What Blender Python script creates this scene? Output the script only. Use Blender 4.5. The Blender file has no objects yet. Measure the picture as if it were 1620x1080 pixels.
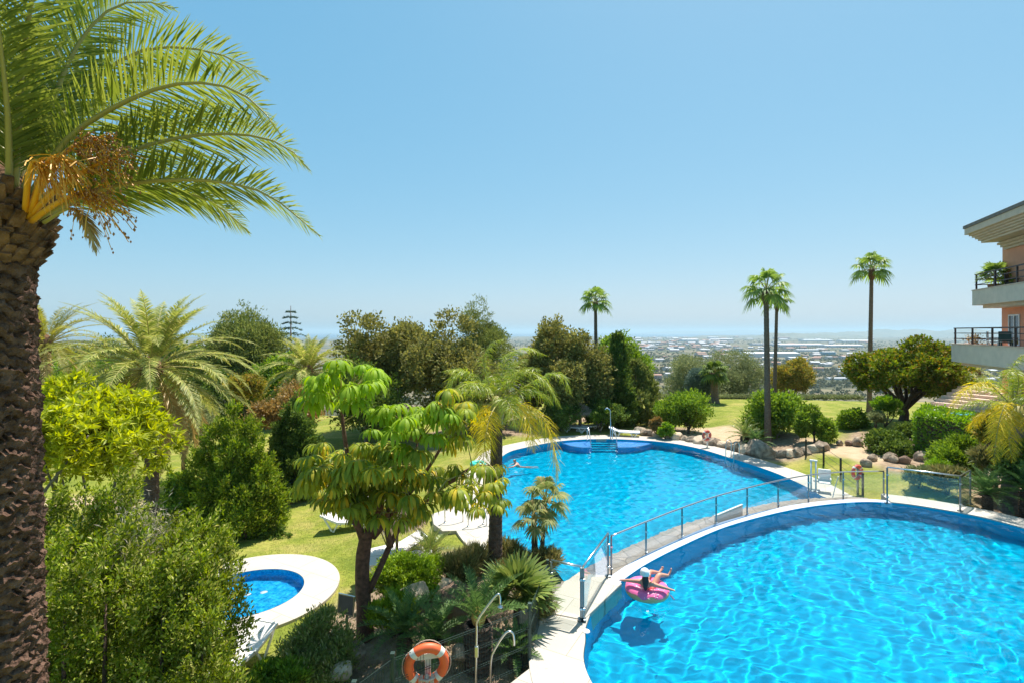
import bpy, math, random
import numpy as np
from mathutils import Vector, Matrix
S = bpy.context.scene
COL = S.collection
PI = math.pi
random.seed(7)
R = np.random.default_rng(11)
CAMZ = 6.4
F, CX, HY = 810.0, 810.0, 525.0          # focal length in pixels, optical axis, horizon row


def ss(a, b, x):
    t = np.clip((np.asarray(x, float) - a) / (b - a), 0, 1)
    return t * t * (3 - 2 * t)


def U(px, py, z):                          # a pixel on the level z
    Y = (CAMZ - z) * F / (py - HY)
    return np.array([(px - CX) / F * Y, Y, z])


def V(px, py, Y):                          # a pixel at depth Y
    return np.array([(px - CX) / F * Y, Y, CAMZ - (py - HY) * Y / F])


def garden_z(x, y):
    x = np.asarray(x, float); y = np.asarray(y, float)
    z = -0.56 - 0.95 * ss(-1.0, -8.0, x)
    z = z + 0.42 * np.exp(-((x + .9) ** 2 / 3.2 + (y - 13.2) ** 2 / 2.2))          # rockery mound
    z = z + 0.25 * np.exp(-((x + .6) ** 2 / 4 + (y - 10.2) ** 2 / 3))
    z = z + 0.55 * ss(14, 17.5, x) * ss(17, 22, y)                                   # bank by the building
    z = z + 0.9 * ss(19, 26, x) * (1 - ss(30, 40, y))
    k = 1 - ss(2.9, 4.3, np.hypot(x + 7.9, y - 15.5)); z = z * (1 - k) - 1.47 * k          # flat round the wading pool
    z = z - 0.10 * ss(34, 52, y)
    return z


def ground(x, y):
    x = np.asarray(x, float); y = np.asarray(y, float)
    z = garden_z(x, y)
    edge = 51 + 2.0 * np.sin(x * .12) - 1.2 * ss(10, 30, x)
    d = np.maximum(y - edge, 0)
    far = -16 * (1 - np.exp(-d / 30.)) - 66 * ss(30, 480, d)
    far = far + ss(80, 300, d) * (1.6 * np.sin(x * .011 + y * .004) + 1.3 * np.sin(y * .0083 - x * .005))
    side = np.maximum(np.abs(x) - 70, 0)
    z = z + far
    z = np.where(y < edge, z - 10 * ss(0, 120, side), z)
    coast = 8600 + 700 * np.sin(x * .0009 + 1) + 5200 * ss(2200, 5200, x)
    z = z - 6 * ss(0, 500, y - coast)
    return z


def G(px, py):                             # a pixel on the garden ground
    z = -1.0
    for _ in range(12):
        p = U(px, py, z); z = float(garden_z(p[0], p[1]))
    return U(px, py, z)


# ------------------------------------------------------------------ materials
def new_mat(name):
    m = bpy.data.materials.new(name); m.use_nodes = True
    nt = m.node_tree
    return m, nt, nt.nodes['Principled BSDF']


def N(nt, kind, **kw):
    n = nt.nodes.new(kind)
    for k, v in kw.items():
        if k in n.inputs: n.inputs[k].default_value = v
        else: setattr(n, k, v)
    return n


def ramp(nt, stops):
    r = nt.nodes.new('ShaderNodeValToRGB'); e = r.color_ramp.elements
    while len(e) < len(stops): e.new(.5)
    for i, (p, c) in enumerate(stops):
        e[i].position = p; e[i].color = (*c, 1)
    return r


def plain(name, col, rough=.5, metal=0., noise=.0, scale=6., bump=0., spec=.5, col2=None):
    m, nt, b = new_mat(name)
    b.inputs['Roughness'].default_value = rough; b.inputs['Metallic'].default_value = metal
    b.inputs['Specular IOR Level'].default_value = spec
    if noise or bump or col2:
        tc = N(nt, 'ShaderNodeTexCoord'); nz = N(nt, 'ShaderNodeTexNoise', Scale=scale, Detail=6., Roughness=.6)
        nt.links.new(tc.outputs['Object'], nz.inputs['Vector'])
        c2 = col2 or tuple(min(1, c * (1 + noise)) for c in col); c1 = tuple(c * (1 - noise) for c in col)
        r = ramp(nt, [(.3, c1), (.7, c2)]); nt.links.new(nz.outputs['Fac'], r.inputs[0]); nt.links.new(r.outputs[0], b.inputs['Base Color'])
        if bump:
            bp = N(nt, 'ShaderNodeBump', Strength=bump, Distance=.03)
            nz2 = N(nt, 'ShaderNodeTexNoise', Scale=scale * 4, Detail=5.); nt.links.new(tc.outputs['Object'], nz2.inputs['Vector'])
            nt.links.new(nz2.outputs['Fac'], bp.inputs['Height']); nt.links.new(bp.outputs[0], b.inputs['Normal'])
    else:
        b.inputs['Base Color'].default_value = (*col, 1)
    return m


def leaf_mat(name, a, bcol, trans=.4, rough=.45, spec=.35, c3=None, ns=.8, lo=.95, hi=1.5):
    """two-sided foliage: each leaf takes its own mix of the colours, part of the light passes through"""
    m, nt, b = new_mat(name)
    g = N(nt, 'ShaderNodeNewGeometry')
    st = [(0., a), (.75, bcol)]
    st.append((1., c3 or bcol))
    r = ramp(nt, st); nt.links.new(g.outputs['Random Per Island'], r.inputs[0])
    tc = N(nt, 'ShaderNodeTexCoord'); nz = N(nt, 'ShaderNodeTexNoise', Scale=ns, Detail=2.)
    nt.links.new(tc.outputs['Object'], nz.inputs['Vector'])
    hs = N(nt, 'ShaderNodeHueSaturation')
    mr = N(nt, 'ShaderNodeMapRange'); mr.inputs[1].default_value = .3; mr.inputs[2].default_value = .7; mr.inputs[3].default_value = lo; mr.inputs[4].default_value = hi
    nt.links.new(nz.outputs['Fac'], mr.inputs[0]); nt.links.new(mr.outputs[0], hs.inputs['Value']); nt.links.new(r.outputs[0], hs.inputs['Color'])
    nt.links.new(hs.outputs[0], b.inputs['Base Color'])
    b.inputs['Roughness'].default_value = rough; b.inputs['Specular IOR Level'].default_value = spec
    t = N(nt, 'ShaderNodeBsdfTranslucent')
    hs2 = N(nt, 'ShaderNodeHueSaturation'); hs2.inputs['Value'].default_value = 1.5; hs2.inputs['Saturation'].default_value = 1.1; hs2.inputs['Hue'].default_value = .492
    nt.links.new(hs.outputs[0], hs2.inputs['Color']); nt.links.new(hs2.outputs[0], t.inputs['Color'])
    mx = N(nt, 'ShaderNodeMixShader'); mx.inputs[0].default_value = trans
    nt.links.new(b.outputs[0], mx.inputs[1]); nt.links.new(t.outputs[0], mx.inputs[2])
    nt.links.new(mx.outputs[0], nt.nodes['Material Output'].inputs['Surface'])
    return m


M = {}
M['palm'] = leaf_mat('palm_leaf', (.09, .13, .018), (.2, .225, .045), .42, .5, .3)
M['palm_y'] = leaf_mat('palm_leaf_yellow', (.18, .20, .03), (.30, .27, .05), .4)
M['palm_gray'] = leaf_mat('palm_leaf_grey', (.14, .18, .035), (.32, .33, .08), .36, .5, .3, (.5, .44, .16))
M['palm_dead'] = leaf_mat('palm_leaf_dry', (.34, .22, .07), (.5, .38, .16), .3)
M['queen'] = leaf_mat('queen_palm_leaf', (.13, .20, .02), (.30, .33, .045), .45, .4, .4)
M['queen_y'] = leaf_mat('queen_palm_leaf_yellow', (.38, .34, .03), (.58, .46, .05), .48)
M['fan'] = leaf_mat('fan_leaf', (.09, .16, .03), (.2, .28, .06), .36, .5, .3)
M['fan_gray'] = leaf_mat('fan_leaf_grey', (.13, .17, .05), (.26, .28, .10), .35, .6, .2, (.4, .3, .13))
M['cycad'] = leaf_mat('cycad_leaf', (.05, .11, .03), (.13, .21, .06), .3, .5, .3)
M['cycad_y'] = leaf_mat('cycad_leaf_light', (.08, .13, .03), (.2, .24, .06), .3, .35)
M['lime'] = leaf_mat('lime_leaf', (.19, .235, .012), (.42, .44, .03), .42, .5, .3)
M['juniper'] = leaf_mat('juniper_spray', (.09, .14, .015), (.27, .33, .03), .34, .65, .15, (.48, .44, .17), 2.4, .7, 1.5)
M['cypress'] = leaf_mat('cypress_spray', (.06, .11, .012), (.21, .28, .022), .32, .65, .15, (.34, .35, .06), 1.6, .75, 1.6)
M['dark'] = leaf_mat('dark_leaf', (.045, .085, .016), (.125, .175, .032), .32, .6, .15)
M['ficus'] = leaf_mat('ficus_leaf', (.10, .10, .026), (.23, .22, .055), .34, .6, .18, (.24, .21, .065))
M['pine'] = leaf_mat('pine_leaf', (.09, .125, .025), (.2, .22, .06), .28, .65, .15)
M['green'] = leaf_mat('green_leaf', (.075, .14, .016), (.2, .29, .035), .35, .6, .18)
M['bright'] = leaf_mat('bright_leaf', (.10, .2, .015), (.2, .32, .03), .38)
M['olive'] = leaf_mat('olive_leaf', (.12, .15, .06), (.23, .25, .11), .27, .65, .15)
M['bluegray'] = leaf_mat('blue_leaf', (.06, .10, .08), (.13, .18, .14), .2, .65, .15)
M['ochre'] = leaf_mat('ochre_leaf', (.13, .14, .02), (.3, .26, .045), .3, .6, .15, (.42, .25, .06))
M['umbtree'] = leaf_mat('big_ficus_leaf', (.06, .10, .011), (.17, .215, .022), .34, .6, .15, (.3, .17, .03))
M['brownshrub'] = leaf_mat('brown_shrub_leaf', (.14, .11, .035), (.32, .2, .06), .3)
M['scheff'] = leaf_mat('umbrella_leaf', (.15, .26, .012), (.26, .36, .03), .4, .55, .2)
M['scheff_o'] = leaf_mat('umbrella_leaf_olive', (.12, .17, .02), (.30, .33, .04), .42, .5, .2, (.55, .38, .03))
M['twiggy'] = leaf_mat('twiggy_leaf', (.15, .19, .045), (.28, .32, .09), .3, .6, .15, (.4, .36, .2))
M['cover'] = leaf_mat('ground_cover_leaf', (.13, .21, .02), (.25, .35, .035), .3, .6, .15)
M['strap'] = leaf_mat('grassy_leaf', (.1, .11, .03), (.24, .22, .08), .3, c3=(.36, .28, .13))
M['scrub'] = leaf_mat('scrub_leaf', (.035, .05, .022), (.09, .10, .042), .2, .7, .1, (.15, .13, .065))
M['bark'] = plain('bark', (.10, .065, .045), .9, noise=.5, scale=9, bump=.8)
M['barkred'] = plain('bark_reddish', (.16, .075, .05), .85, noise=.55, scale=11, bump=.8)
M['palmbark'] = plain('palm_bark', (.105, .055, .036), .95, noise=.6, scale=9, bump=1., spec=.1, col2=(.22, .13, .09))
M['palmbark2'] = plain('palm_bark_pale', (.17, .12, .085), .9, noise=.4, scale=12, bump=.9)
M['graybark'] = plain('grey_bark', (.19, .17, .15), .85, noise=.4, scale=12, bump=.6)
M['boot'] = plain('palm_boot', (.10, .055, .036), .9, noise=.6, scale=6, bump=1., spec=.15, col2=(.33, .18, .095))
M['petiole'] = plain('palm_petiole', (.36, .3, .08), .5)
M['fruit'] = plain('palm_fruit', (.55, .2, .02), .5)
M['fruitstalk'] = plain('palm_fruit_stalk', (.78, .36, .02), .5)
M['fruitdark'] = plain('palm_fruit_ripe', (.36, .15, .04), .5)
M['cone'] = plain('cycad_cone', (.5, .3, .08), .8, noise=.3, scale=30, bump=.6)
M['steel'] = plain('brushed_steel', (.62, .63, .64), .28, 1.)
M['darksteel'] = plain('grey_post_metal', (.22, .25, .26), .35, .9)
M['white'] = plain('white_plastic', (.82, .8, .76), .4, noise=.04, scale=5)
M['bed'] = plain('lounger_sheet', (.78, .72, .66), .7, noise=.05, scale=8)
M['greenmetal'] = plain('green_fence_paint', (.03, .06, .05), .45, .2)
M['blackmetal'] = plain('black_post_paint', (.02, .024, .022), .5)
M['orange'] = plain('ring_orange', (.82, .13, .035), .5, noise=.08, scale=10)
M['ringpink'] = plain('ring_red', (.75, .12, .08), .5, noise=.1, scale=10)
M['tape'] = plain('ring_tape', (.72, .68, .6), .5)
M['rope'] = plain('rope', (.55, .42, .33), .9, noise=.3, scale=40)
M['rock'] = plain('rock', (.27, .19, .13), .95, noise=.55, scale=4, bump=1., col2=(.5, .39, .28))
M['rockpale'] = plain('pale_rock', (.55, .43, .3), .9, noise=.25, scale=3, bump=1.)
M['rockbrown'] = plain('brown_rock', (.2, .125, .085), .9, noise=.35, scale=3, bump=1.)
M['thatch'] = leaf_mat('thatch', (.22, .15, .10), (.42, .33, .24), .12, .9, .1)
M['wood'] = plain('timber', (.32, .21, .12), .75, noise=.3, scale=12, bump=.3)
M['signback'] = plain('sign_back', (.15, .14, .15), .6, noise=.15, scale=5)
M['signface'] = plain('sign_face', (.62, .66, .58), .6, noise=.05)
M['salmon'] = plain('salmon_render', (.76, .33, .2), .9, noise=.06, scale=2, bump=.15)
M['stucco'] = plain('grey_stucco', (.74, .59, .47), .9, noise=.08, scale=2.5, bump=.15)
M['cornice'] = plain('cornice_stone', (.66, .5, .38), .85, noise=.1, scale=3, bump=.15)
M['rooftop'] = plain('roof_top', (.2, .17, .15), .9, noise=.2)
M['rail'] = plain('balcony_rail_paint', (.06, .03, .025), .5)
M['winframe'] = plain('window_frame_white', (.75, .75, .74), .4)
M['doorbrown'] = plain('brown_door', (.12, .055, .035), .5)
M['terrawall'] = plain('terracotta_wall', (.33, .13, .08), .85, noise=.15, scale=3)
M['stepstone'] = plain('stepped_stone', (.72, .54, .42), .85, noise=.12, scale=4, bump=.3)
M['skin'] = plain('skin', (.62, .3, .2), .5, noise=.06, scale=12)
M['hair'] = plain('dark_hair', (.025, .016, .014), .5, noise=.3, scale=40)
M['cap'] = plain('cap_white', (.75, .78, .76), .7, noise=.06, scale=20)
M['swimsuit'] = plain('swimwear', (.55, .13, .05), .6)
M['floatpink'] = plain('float_pink', (.88, .16, .36), .3, noise=.1, scale=14)
M['floattan'] = plain('float_tan', (.82, .42, .2), .35)
M['floatwhite'] = plain('float_white', (.85, .8, .8), .35)
M['navy'] = plain('navy_strap', (.02, .03, .12), .6)
M['redwear'] = plain('red_swimwear', (.7, .05, .05), .6)
M['turq'] = plain('turquoise_plastic', (.05, .55, .42), .45)
M['awning'] = plain('blue_awning', (.02, .3, .5), .6)
M['planter'] = plain('terracotta_pot', (.45, .2, .1), .8)


def deck_mat(name, col, joints):
    m, nt, b = new_mat(name)
    g = N(nt, 'ShaderNodeNewGeometry')
    nz = N(nt, 'ShaderNodeTexNoise', Scale=.9, Detail=7., Roughness=.65); nt.links.new(g.outputs['Position'], nz.inputs['Vector'])
    r = ramp(nt, [(.3, tuple(c * .86 for c in col)), (.65, col)]); nt.links.new(nz.outputs['Fac'], r.inputs[0])
    br = N(nt, 'ShaderNodeTexBrick', Scale=1., offset=.5)
    br.inputs['Mortar Size'].default_value = .006; br.inputs['Brick Width'].default_value = joints; br.inputs['Row Height'].default_value = joints * .8
    br.inputs['Color1'].default_value = (1, 1, 1, 1); br.inputs['Color2'].default_value = (.96, .95, .93, 1); br.inputs['Mortar'].default_value = (.5, .45, .38, 1)
    mp = N(nt, 'ShaderNodeMapping'); mp.inputs['Rotation'].default_value = (0, 0, .5)
    nt.links.new(g.outputs['Position'], mp.inputs['Vector']); nt.links.new(mp.outputs[0], br.inputs['Vector'])
    mx = N(nt, 'ShaderNodeMixRGB', blend_type='MULTIPLY'); mx.inputs[0].default_value = 1
    nt.links.new(r.outputs[0], mx.inputs[1]); nt.links.new(br.outputs['Color'], mx.inputs[2])
    sp = N(nt, 'ShaderNodeTexNoise', Scale=14., Detail=2.); nt.links.new(g.outputs['Position'], sp.inputs['Vector'])
    rs = ramp(nt, [(.70, (1, 1, 1)), (.76, (.7, .65, .58))]); nt.links.new(sp.outputs['Fac'], rs.inputs[0])
    mx2 = N(nt, 'ShaderNodeMixRGB', blend_type='MULTIPLY'); mx2.inputs[0].default_value = .6
    nt.links.new(mx.outputs[0], mx2.inputs[1]); nt.links.new(rs.outputs[0], mx2.inputs[2]); nt.links.new(mx2.outputs[0], b.inputs['Base Color'])
    b.inputs['Roughness'].default_value = .75
    bp = N(nt, 'ShaderNodeBump', Strength=.25, Distance=.01); nt.links.new(sp.outputs['Fac'], bp.inputs['Height']); nt.links.new(bp.outputs[0], b.inputs['Normal'])
    return m


M['deck'] = deck_mat('pale_deck_stone', (.52, .47, .405), 1.3)
M['flag'] = None


def flag_mat():
    m, nt, b = new_mat('flagstone')
    g = N(nt, 'ShaderNodeNewGeometry')
    v = N(nt, 'ShaderNodeTexVoronoi', Scale=1.25); nt.links.new(g.outputs['Position'], v.inputs['Vector'])
    r = ramp(nt, [(0, (.32, .25, .19)), (.5, (.27, .23, .2)), (1, (.37, .285, .22))]); nt.links.new(v.outputs['Color'], r.inputs[0])
    v2 = N(nt, 'ShaderNodeTexVoronoi', Scale=1.25, feature='DISTANCE_TO_EDGE'); nt.links.new(g.outputs['Position'], v2.inputs['Vector'])
    r2 = ramp(nt, [(.0, (.35, .32, .3)), (.03, (1, 1, 1))]); nt.links.new(v2.outputs['Distance'], r2.inputs[0])
    nz = N(nt, 'ShaderNodeTexNoise', Scale=6., Detail=6.); nt.links.new(g.outputs['Position'], nz.inputs['Vector'])
    r3 = ramp(nt, [(.3, (.72, .7, .68)), (.7, (1.0, 1.0, 1.0))]); nt.links.new(nz.outputs['Fac'], r3.inputs[0])
    a = N(nt, 'ShaderNodeMixRGB', blend_type='MULTIPLY'); a.inputs[0].default_value = 1
    c = N(nt, 'ShaderNodeMixRGB', blend_type='MULTIPLY'); c.inputs[0].default_value = 1
    nt.links.new(r.outputs[0], a.inputs[1]); nt.links.new(r2.outputs[0], a.inputs[2]); nt.links.new(a.outputs[0], c.inputs[1]); nt.links.new(r3.outputs[0], c.inputs[2])
    nt.links.new(c.outputs[0], b.inputs['Base Color']); b.inputs['Roughness'].default_value = .7
    bp = N(nt, 'ShaderNodeBump', Strength=.5, Distance=.02); nt.links.new(nz.outputs['Fac'], bp.inputs['Height']); nt.links.new(bp.outputs[0], b.inputs['Normal'])
    return m


M['flag'] = flag_mat()


def tile_mat(name, c1, c2, scale):
    m, nt, b = new_mat(name)
    g = N(nt, 'ShaderNodeNewGeometry')
    nz = N(nt, 'ShaderNodeTexNoise', Scale=scale, Detail=3.); nt.links.new(g.outputs['Position'], nz.inputs['Vector'])
    r = ramp(nt, [(.35, c1), (.65, c2)]); nt.links.new(nz.outputs['Fac'], r.inputs[0]); nt.links.new(r.outputs[0], b.inputs['Base Color'])
    b.inputs['Roughness'].default_value = .9; b.inputs['Specular IOR Level'].default_value = .02
    return m


M['poolblue'] = tile_mat('pool_mosaic', (.0, .36, .55), (.0, .40, .60), 25)
M['shelfblue'] = tile_mat('pool_shelf_mosaic', (.12, .36, .70), (.16, .4, .74), 25)
M['kidblue'] = tile_mat('wading_pool_mosaic', (.0, .27, .55), (.03, .50, .80), 14)
M['lip'] = plain('weir_lip', (.55, .62, .78), .3, noise=.08, scale=3)


def water_mat():
    m, nt, b = new_mat('pool_water')
    nt.nodes.remove(b)
    gl = N(nt, 'ShaderNodeBsdfGlass', IOR=1.33, Roughness=0.); gl.inputs['Color'].default_value = (.95, .99, 1, 1)
    nt.links.new(gl.outputs[0], nt.nodes['Material Output'].inputs['Surface'])
    return m


M['water'] = water_mat()


def pane_mat(name, tint, refl=1.):
    m, nt, b = new_mat(name); nt.nodes.remove(b)
    t = N(nt, 'ShaderNodeBsdfTransparent'); t.inputs[0].default_value = (*tint, 1)
    g = N(nt, 'ShaderNodeBsdfGlossy'); g.inputs['Roughness'].default_value = .02
    fr = N(nt, 'ShaderNodeFresnel', IOR=1.5); mx = N(nt, 'ShaderNodeMixShader')
    ge = N(nt, 'ShaderNodeNewGeometry'); mr = N(nt, 'ShaderNodeMapRange'); mr.inputs[3].default_value = 1.5; mr.inputs[4].default_value = 1 / 1.5      # same reflection on both faces
    nt.links.new(ge.outputs['Backfacing'], mr.inputs[0]); nt.links.new(mr.outputs[0], fr.inputs['IOR'])
    nt.links.new(fr.outputs[0], mx.inputs[0]); nt.links.new(t.outputs[0], mx.inputs[1]); nt.links.new(g.outputs[0], mx.inputs[2])
    df = N(nt, 'ShaderNodeBsdfDiffuse'); df.inputs[0].default_value = (.6, .68, .64, 1); m2 = N(nt, 'ShaderNodeMixShader'); m2.inputs[0].default_value = .045      # a film of dust
    nt.links.new(mx.outputs[0], m2.inputs[1]); nt.links.new(df.outputs[0], m2.inputs[2]); nt.links.new(m2.outputs[0], nt.nodes['Material Output'].inputs['Surface'])
    return m


M['glass'] = pane_mat('railing_glass', (.955, .985, .975))
M['winglass'] = plain('window_glass', (.02, .025, .03), .05, spec=1.)


def ground_mat():
    m, nt, b = new_mat('ground')
    g = N(nt, 'ShaderNodeNewGeometry')

    def nz(scale, detail=5., rough=.6, stretch=None):
        n = N(nt, 'ShaderNodeTexNoise', Scale=scale, Detail=detail, Roughness=rough)
        if stretch:
            mp = N(nt, 'ShaderNodeMapping'); mp.inputs['Scale'].default_value = stretch
            nt.links.new(g.outputs['Position'], mp.inputs['Vector']); nt.links.new(mp.outputs[0], n.inputs['Vector'])
        else:
            nt.links.new(g.outputs['Position'], n.inputs['Vector'])
        return n

    def mix(f, a, c, mode='MIX'):
        x = N(nt, 'ShaderNodeMixRGB', blend_type=mode)
        for i, v in enumerate((f, a, c)):
            if isinstance(v, (int, float)): x.inputs[i].default_value = v
            elif isinstance(v, tuple): x.inputs[i].default_value = (*v, 1)
            else: nt.links.new(v, x.inputs[i])
        return x.outputs[0]

    def rm(n, stops):
        r = ramp(nt, stops); nt.links.new(n.outputs['Fac'], r.inputs[0]); return r.outputs[0]
    lawn = rm(nz(.45, 8., .7), [(.3, (.14, .185, .025)), (.48, (.24, .265, .045)), (.62, (.37, .325, .10))])
    blade = rm(nz(9., 6., .75), [(.25, (.45, .5, .4)), (.7, (1.25, 1.2, 1.1))])
    lawn = mix(1., lawn, blade, 'MULTIPLY')
    stripe = rm(nz(1.0, 3., .6, (.5, 2.2, 1)), [(.35, (.8, .85, .8)), (.65, (1.1, 1.08, 1.05))])
    lawn = mix(.8, lawn, stripe, 'MULTIPLY')
    soil = rm(nz(3.5, 8., .7), [(.3, (.15, .10, .065)), (.55, (.34, .245, .165)), (.75, (.48, .37, .26))])
    dry = rm(nz(2., 6.), [(.3, (.44, .31, .19)), (.7, (.54, .41, .27))])
    a = N(nt, 'ShaderNodeAttribute', attribute_name='zone')
    sx = N(nt, 'ShaderNodeSeparateColor'); nt.links.new(a.outputs['Color'], sx.inputs[0])
    c = mix(sx.outputs[0], lawn, soil); c = mix(sx.outputs[1], c, dry)
    far1 = rm(nz(.007, 7., .62), [(.36, (.07, .08, .042)), (.47, (.11, .11, .06)), (.53, (.25, .2, .13)), (.59, (.13, .125, .07)), (.70, (.34, .27, .18))])
    far2 = rm(nz(.03, 6., .7), [(.3, (.5, .55, .5)), (.65, (1.2, 1.15, 1.1))])
    farc = mix(1., far1, far2, 'MULTIPLY')
    c = mix(sx.outputs[2], c, farc)
    nt.links.new(c, b.inputs['Base Color']); b.inputs['Roughness'].default_value = .95; b.inputs['Specular IOR Level'].default_value = .15
    bp = N(nt, 'ShaderNodeBump', Strength=.9, Distance=.04); n = nz(22., 4.); nt.links.new(n.outputs['Fac'], bp.inputs['Height']); nt.links.new(bp.outputs[0], b.inputs['Normal'])
    return m


M['ground'] = ground_mat()


# ------------------------------------------------------------------ object helpers
def link(name, me, mat=None, parent=None):
    o = bpy.data.objects.new(name, me); COL.objects.link(o)
    if mat is not None: me.materials.append(M[mat] if isinstance(mat, str) else mat)
    if parent is not None:
        o.parent = parent
    return o


def tag(o, label=None, cat=None, group=None, kind=None):
    for k, v in (('label', label), ('category', cat), ('group', group), ('kind', kind)):
        if v: o[k] = v
    return o


def thing(name, label, cat, loc=(0, 0, 0), rz=0, group=None):
    o = bpy.data.objects.new(name, None); COL.objects.link(o)
    o.location = [float(v) for v in loc]; o.rotation_euler = (0, 0, rz); o.empty_display_size = .2
    return tag(o, label, cat, group)


def copy_tree(o, parent=None):
    c = o.copy(); COL.objects.link(c)
    if parent is not None: c.parent = parent
    for ch in list(o.children): copy_tree(ch, c)
    return c


def quads(name, Q, mat, parent=None, smooth=False):
    """Q: (n,4,3) loose quads as one mesh"""
    Q = np.asarray(Q, dtype=np.float32); n = len(Q)
    me = bpy.data.meshes.new(name)
    me.vertices.add(n * 4); me.loops.add(n * 4); me.polygons.add(n)
    me.vertices.foreach_set('co', Q.reshape(-1))
    me.loops.foreach_set('vertex_index', np.arange(n * 4, dtype=np.int32))
    me.polygons.foreach_set('loop_start', np.arange(0, n * 4, 4, dtype=np.int32))
    me.update(calc_edges=True)
    return link(name, me, mat, parent)


def strips(name, P, mat, parent=None):
    """P: (n,k,2,3) k cross pairs per leaf: joined strips, one island per leaf"""
    P = np.asarray(P, dtype=np.float32); n, k = P.shape[:2]
    me = bpy.data.meshes.new(name)
    me.vertices.add(n * k * 2); me.vertices.foreach_set('co', P.reshape(-1))
    base = (np.arange(n) * k * 2)[:, None, None]; s = (np.arange(k - 1) * 2)[None, :, None]
    f = (base + s + np.array([0, 1, 3, 2])[None, None, :]).reshape(-1)
    nf = n * (k - 1)
    me.loops.add(nf * 4); me.polygons.add(nf)
    me.loops.foreach_set('vertex_index', f.astype(np.int32)); me.polygons.foreach_set('loop_start', np.arange(0, nf * 4, 4, dtype=np.int32))
    me.update(calc_edges=True)
    return link(name, me, mat, parent)


class MB:
    def __init__(s): s.v = []; s.f = []; s.sm = []

    def add(s, v, f, smooth=False):
        b = len(s.v); s.v += [tuple(map(float, p)) for p in v]; s.f += [tuple(b + i for i in q) for q in f]; s.sm += [smooth] * len(f)
        return s

    def box(s, c, d, rz=0., rot=None):
        m = rot or Matrix.Rotation(rz, 3, 'Z'); c = Vector(c)
        v = [c + m @ Vector((x * d[0] / 2, y * d[1] / 2, z * d[2] / 2)) for x in (-1, 1) for y in (-1, 1) for z in (-1, 1)]
        return s.add(v, [(0, 1, 3, 2), (4, 6, 7, 5), (0, 4, 5, 1), (2, 3, 7, 6), (0, 2, 6, 4), (1, 5, 7, 3)])

    def bar(s, a, b, w, h=None):
        a = Vector(a); b = Vector(b); d = b - a; q = d.to_track_quat('X', 'Z').to_matrix()
        return s.box((a + b) / 2, (d.length, w, h or w), rot=q)

    def tube(s, pts, r, n=10, cap=True, wob=0.):
        pts = [Vector(p) for p in pts]; k = len(pts)
        rr = r if hasattr(r, '__len__') else [r] * k
        v = []; prev = None
        for i, p in enumerate(pts):
            t = (pts[min(i + 1, k - 1)] - pts[max(i - 1, 0)]).normalized()
            if prev is None:
                a = t.orthogonal().normalized()
            else:
                a = prev - t * prev.dot(t)
                a = a.normalized() if a.length > 1e-6 else t.orthogonal().normalized()
            prev = a; b = t.cross(a)
            for j in range(n):
                q = 2 * PI * j / n; w = 1 + wob * random.uniform(-1, 1)
                v.append(p + (a * math.cos(q) + b * math.sin(q)) * rr[i] * w)
        f = [(i * n + j, i * n + (j + 1) % n, (i + 1) * n + (j + 1) % n, (i + 1) * n + j) for i in range(k - 1) for j in range(n)]
        s.add(v, f, True)
        if cap:
            b = len(s.v) - k * n
            s.f += [tuple(range(b + n - 1, b - 1, -1)), tuple(range(b + (k - 1) * n, b + k * n))]; s.sm += [False, False]
        return s

    def prism(s, poly, z0, z1):
        n = len(poly); v = [(p[0], p[1], z0) for p in poly] + [(p[0], p[1], z1) for p in poly]
        a = sum(poly[i][0] * poly[(i + 1) % n][1] - poly[(i + 1) % n][0] * poly[i][1] for i in range(n))
        f = [(i, (i + 1) % n, n + (i + 1) % n, n + i) for i in range(n)] + [tuple(range(n - 1, -1, -1)), tuple(range(n, 2 * n))]
        if a < 0: f = [tuple(reversed(q)) for q in f]
        return s.add(v, f)

    def lathe(s, prof, n=24, c=(0, 0, 0), smooth=True):
        v = [(c[0] + r * math.cos(2 * PI * j / n), c[1] + r * math.sin(2 * PI * j / n), c[2] + z) for r, z in prof for j in range(n)]
        k = len(prof)
        return s.add(v, [(i * n + j, i * n + (j + 1) % n, (i + 1) * n + (j + 1) % n, (i + 1) * n + j) for i in range(k - 1) for j in range(n)], smooth)

    def torus(s, Rr, r, n=40, m=14, a0=0, a1=2 * PI, sq=1.):
        full = abs(a1 - a0 - 2 * PI) < 1e-4
        v = []; nn = n if full else n + 1
        for i in range(nn):
            a = a0 + (a1 - a0) * i / n
            for j in range(m):
                b = 2 * PI * j / m; q = Rr + r * math.cos(b)
                v.append((q * math.cos(a), q * math.sin(a), r * sq * math.sin(b)))
        f = [(i * m + j, ((i + 1) % nn) * m + j, ((i + 1) % nn) * m + (j + 1) % m, i * m + (j + 1) % m) for i in range(n) for j in range(m)]
        return s.add(v, f, True)

    def build(s, name, mat, parent=None, bevel=0., loc=None, rot=None):
        me = bpy.data.meshes.new(name); me.from_pydata(s.v, [], s.f)
        me.polygons.foreach_set('use_smooth', s.sm); me.update()
        o = link(name, me, mat, parent)
        if loc is not None: o.location = [float(x) for x in loc]
        if rot is not None: o.rotation_euler = rot
        if bevel:
            b = o.modifiers.new('bevel', 'BEVEL'); b.width = bevel; b.segments = 2; b.limit_method = 'ANGLE'
        return o


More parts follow.
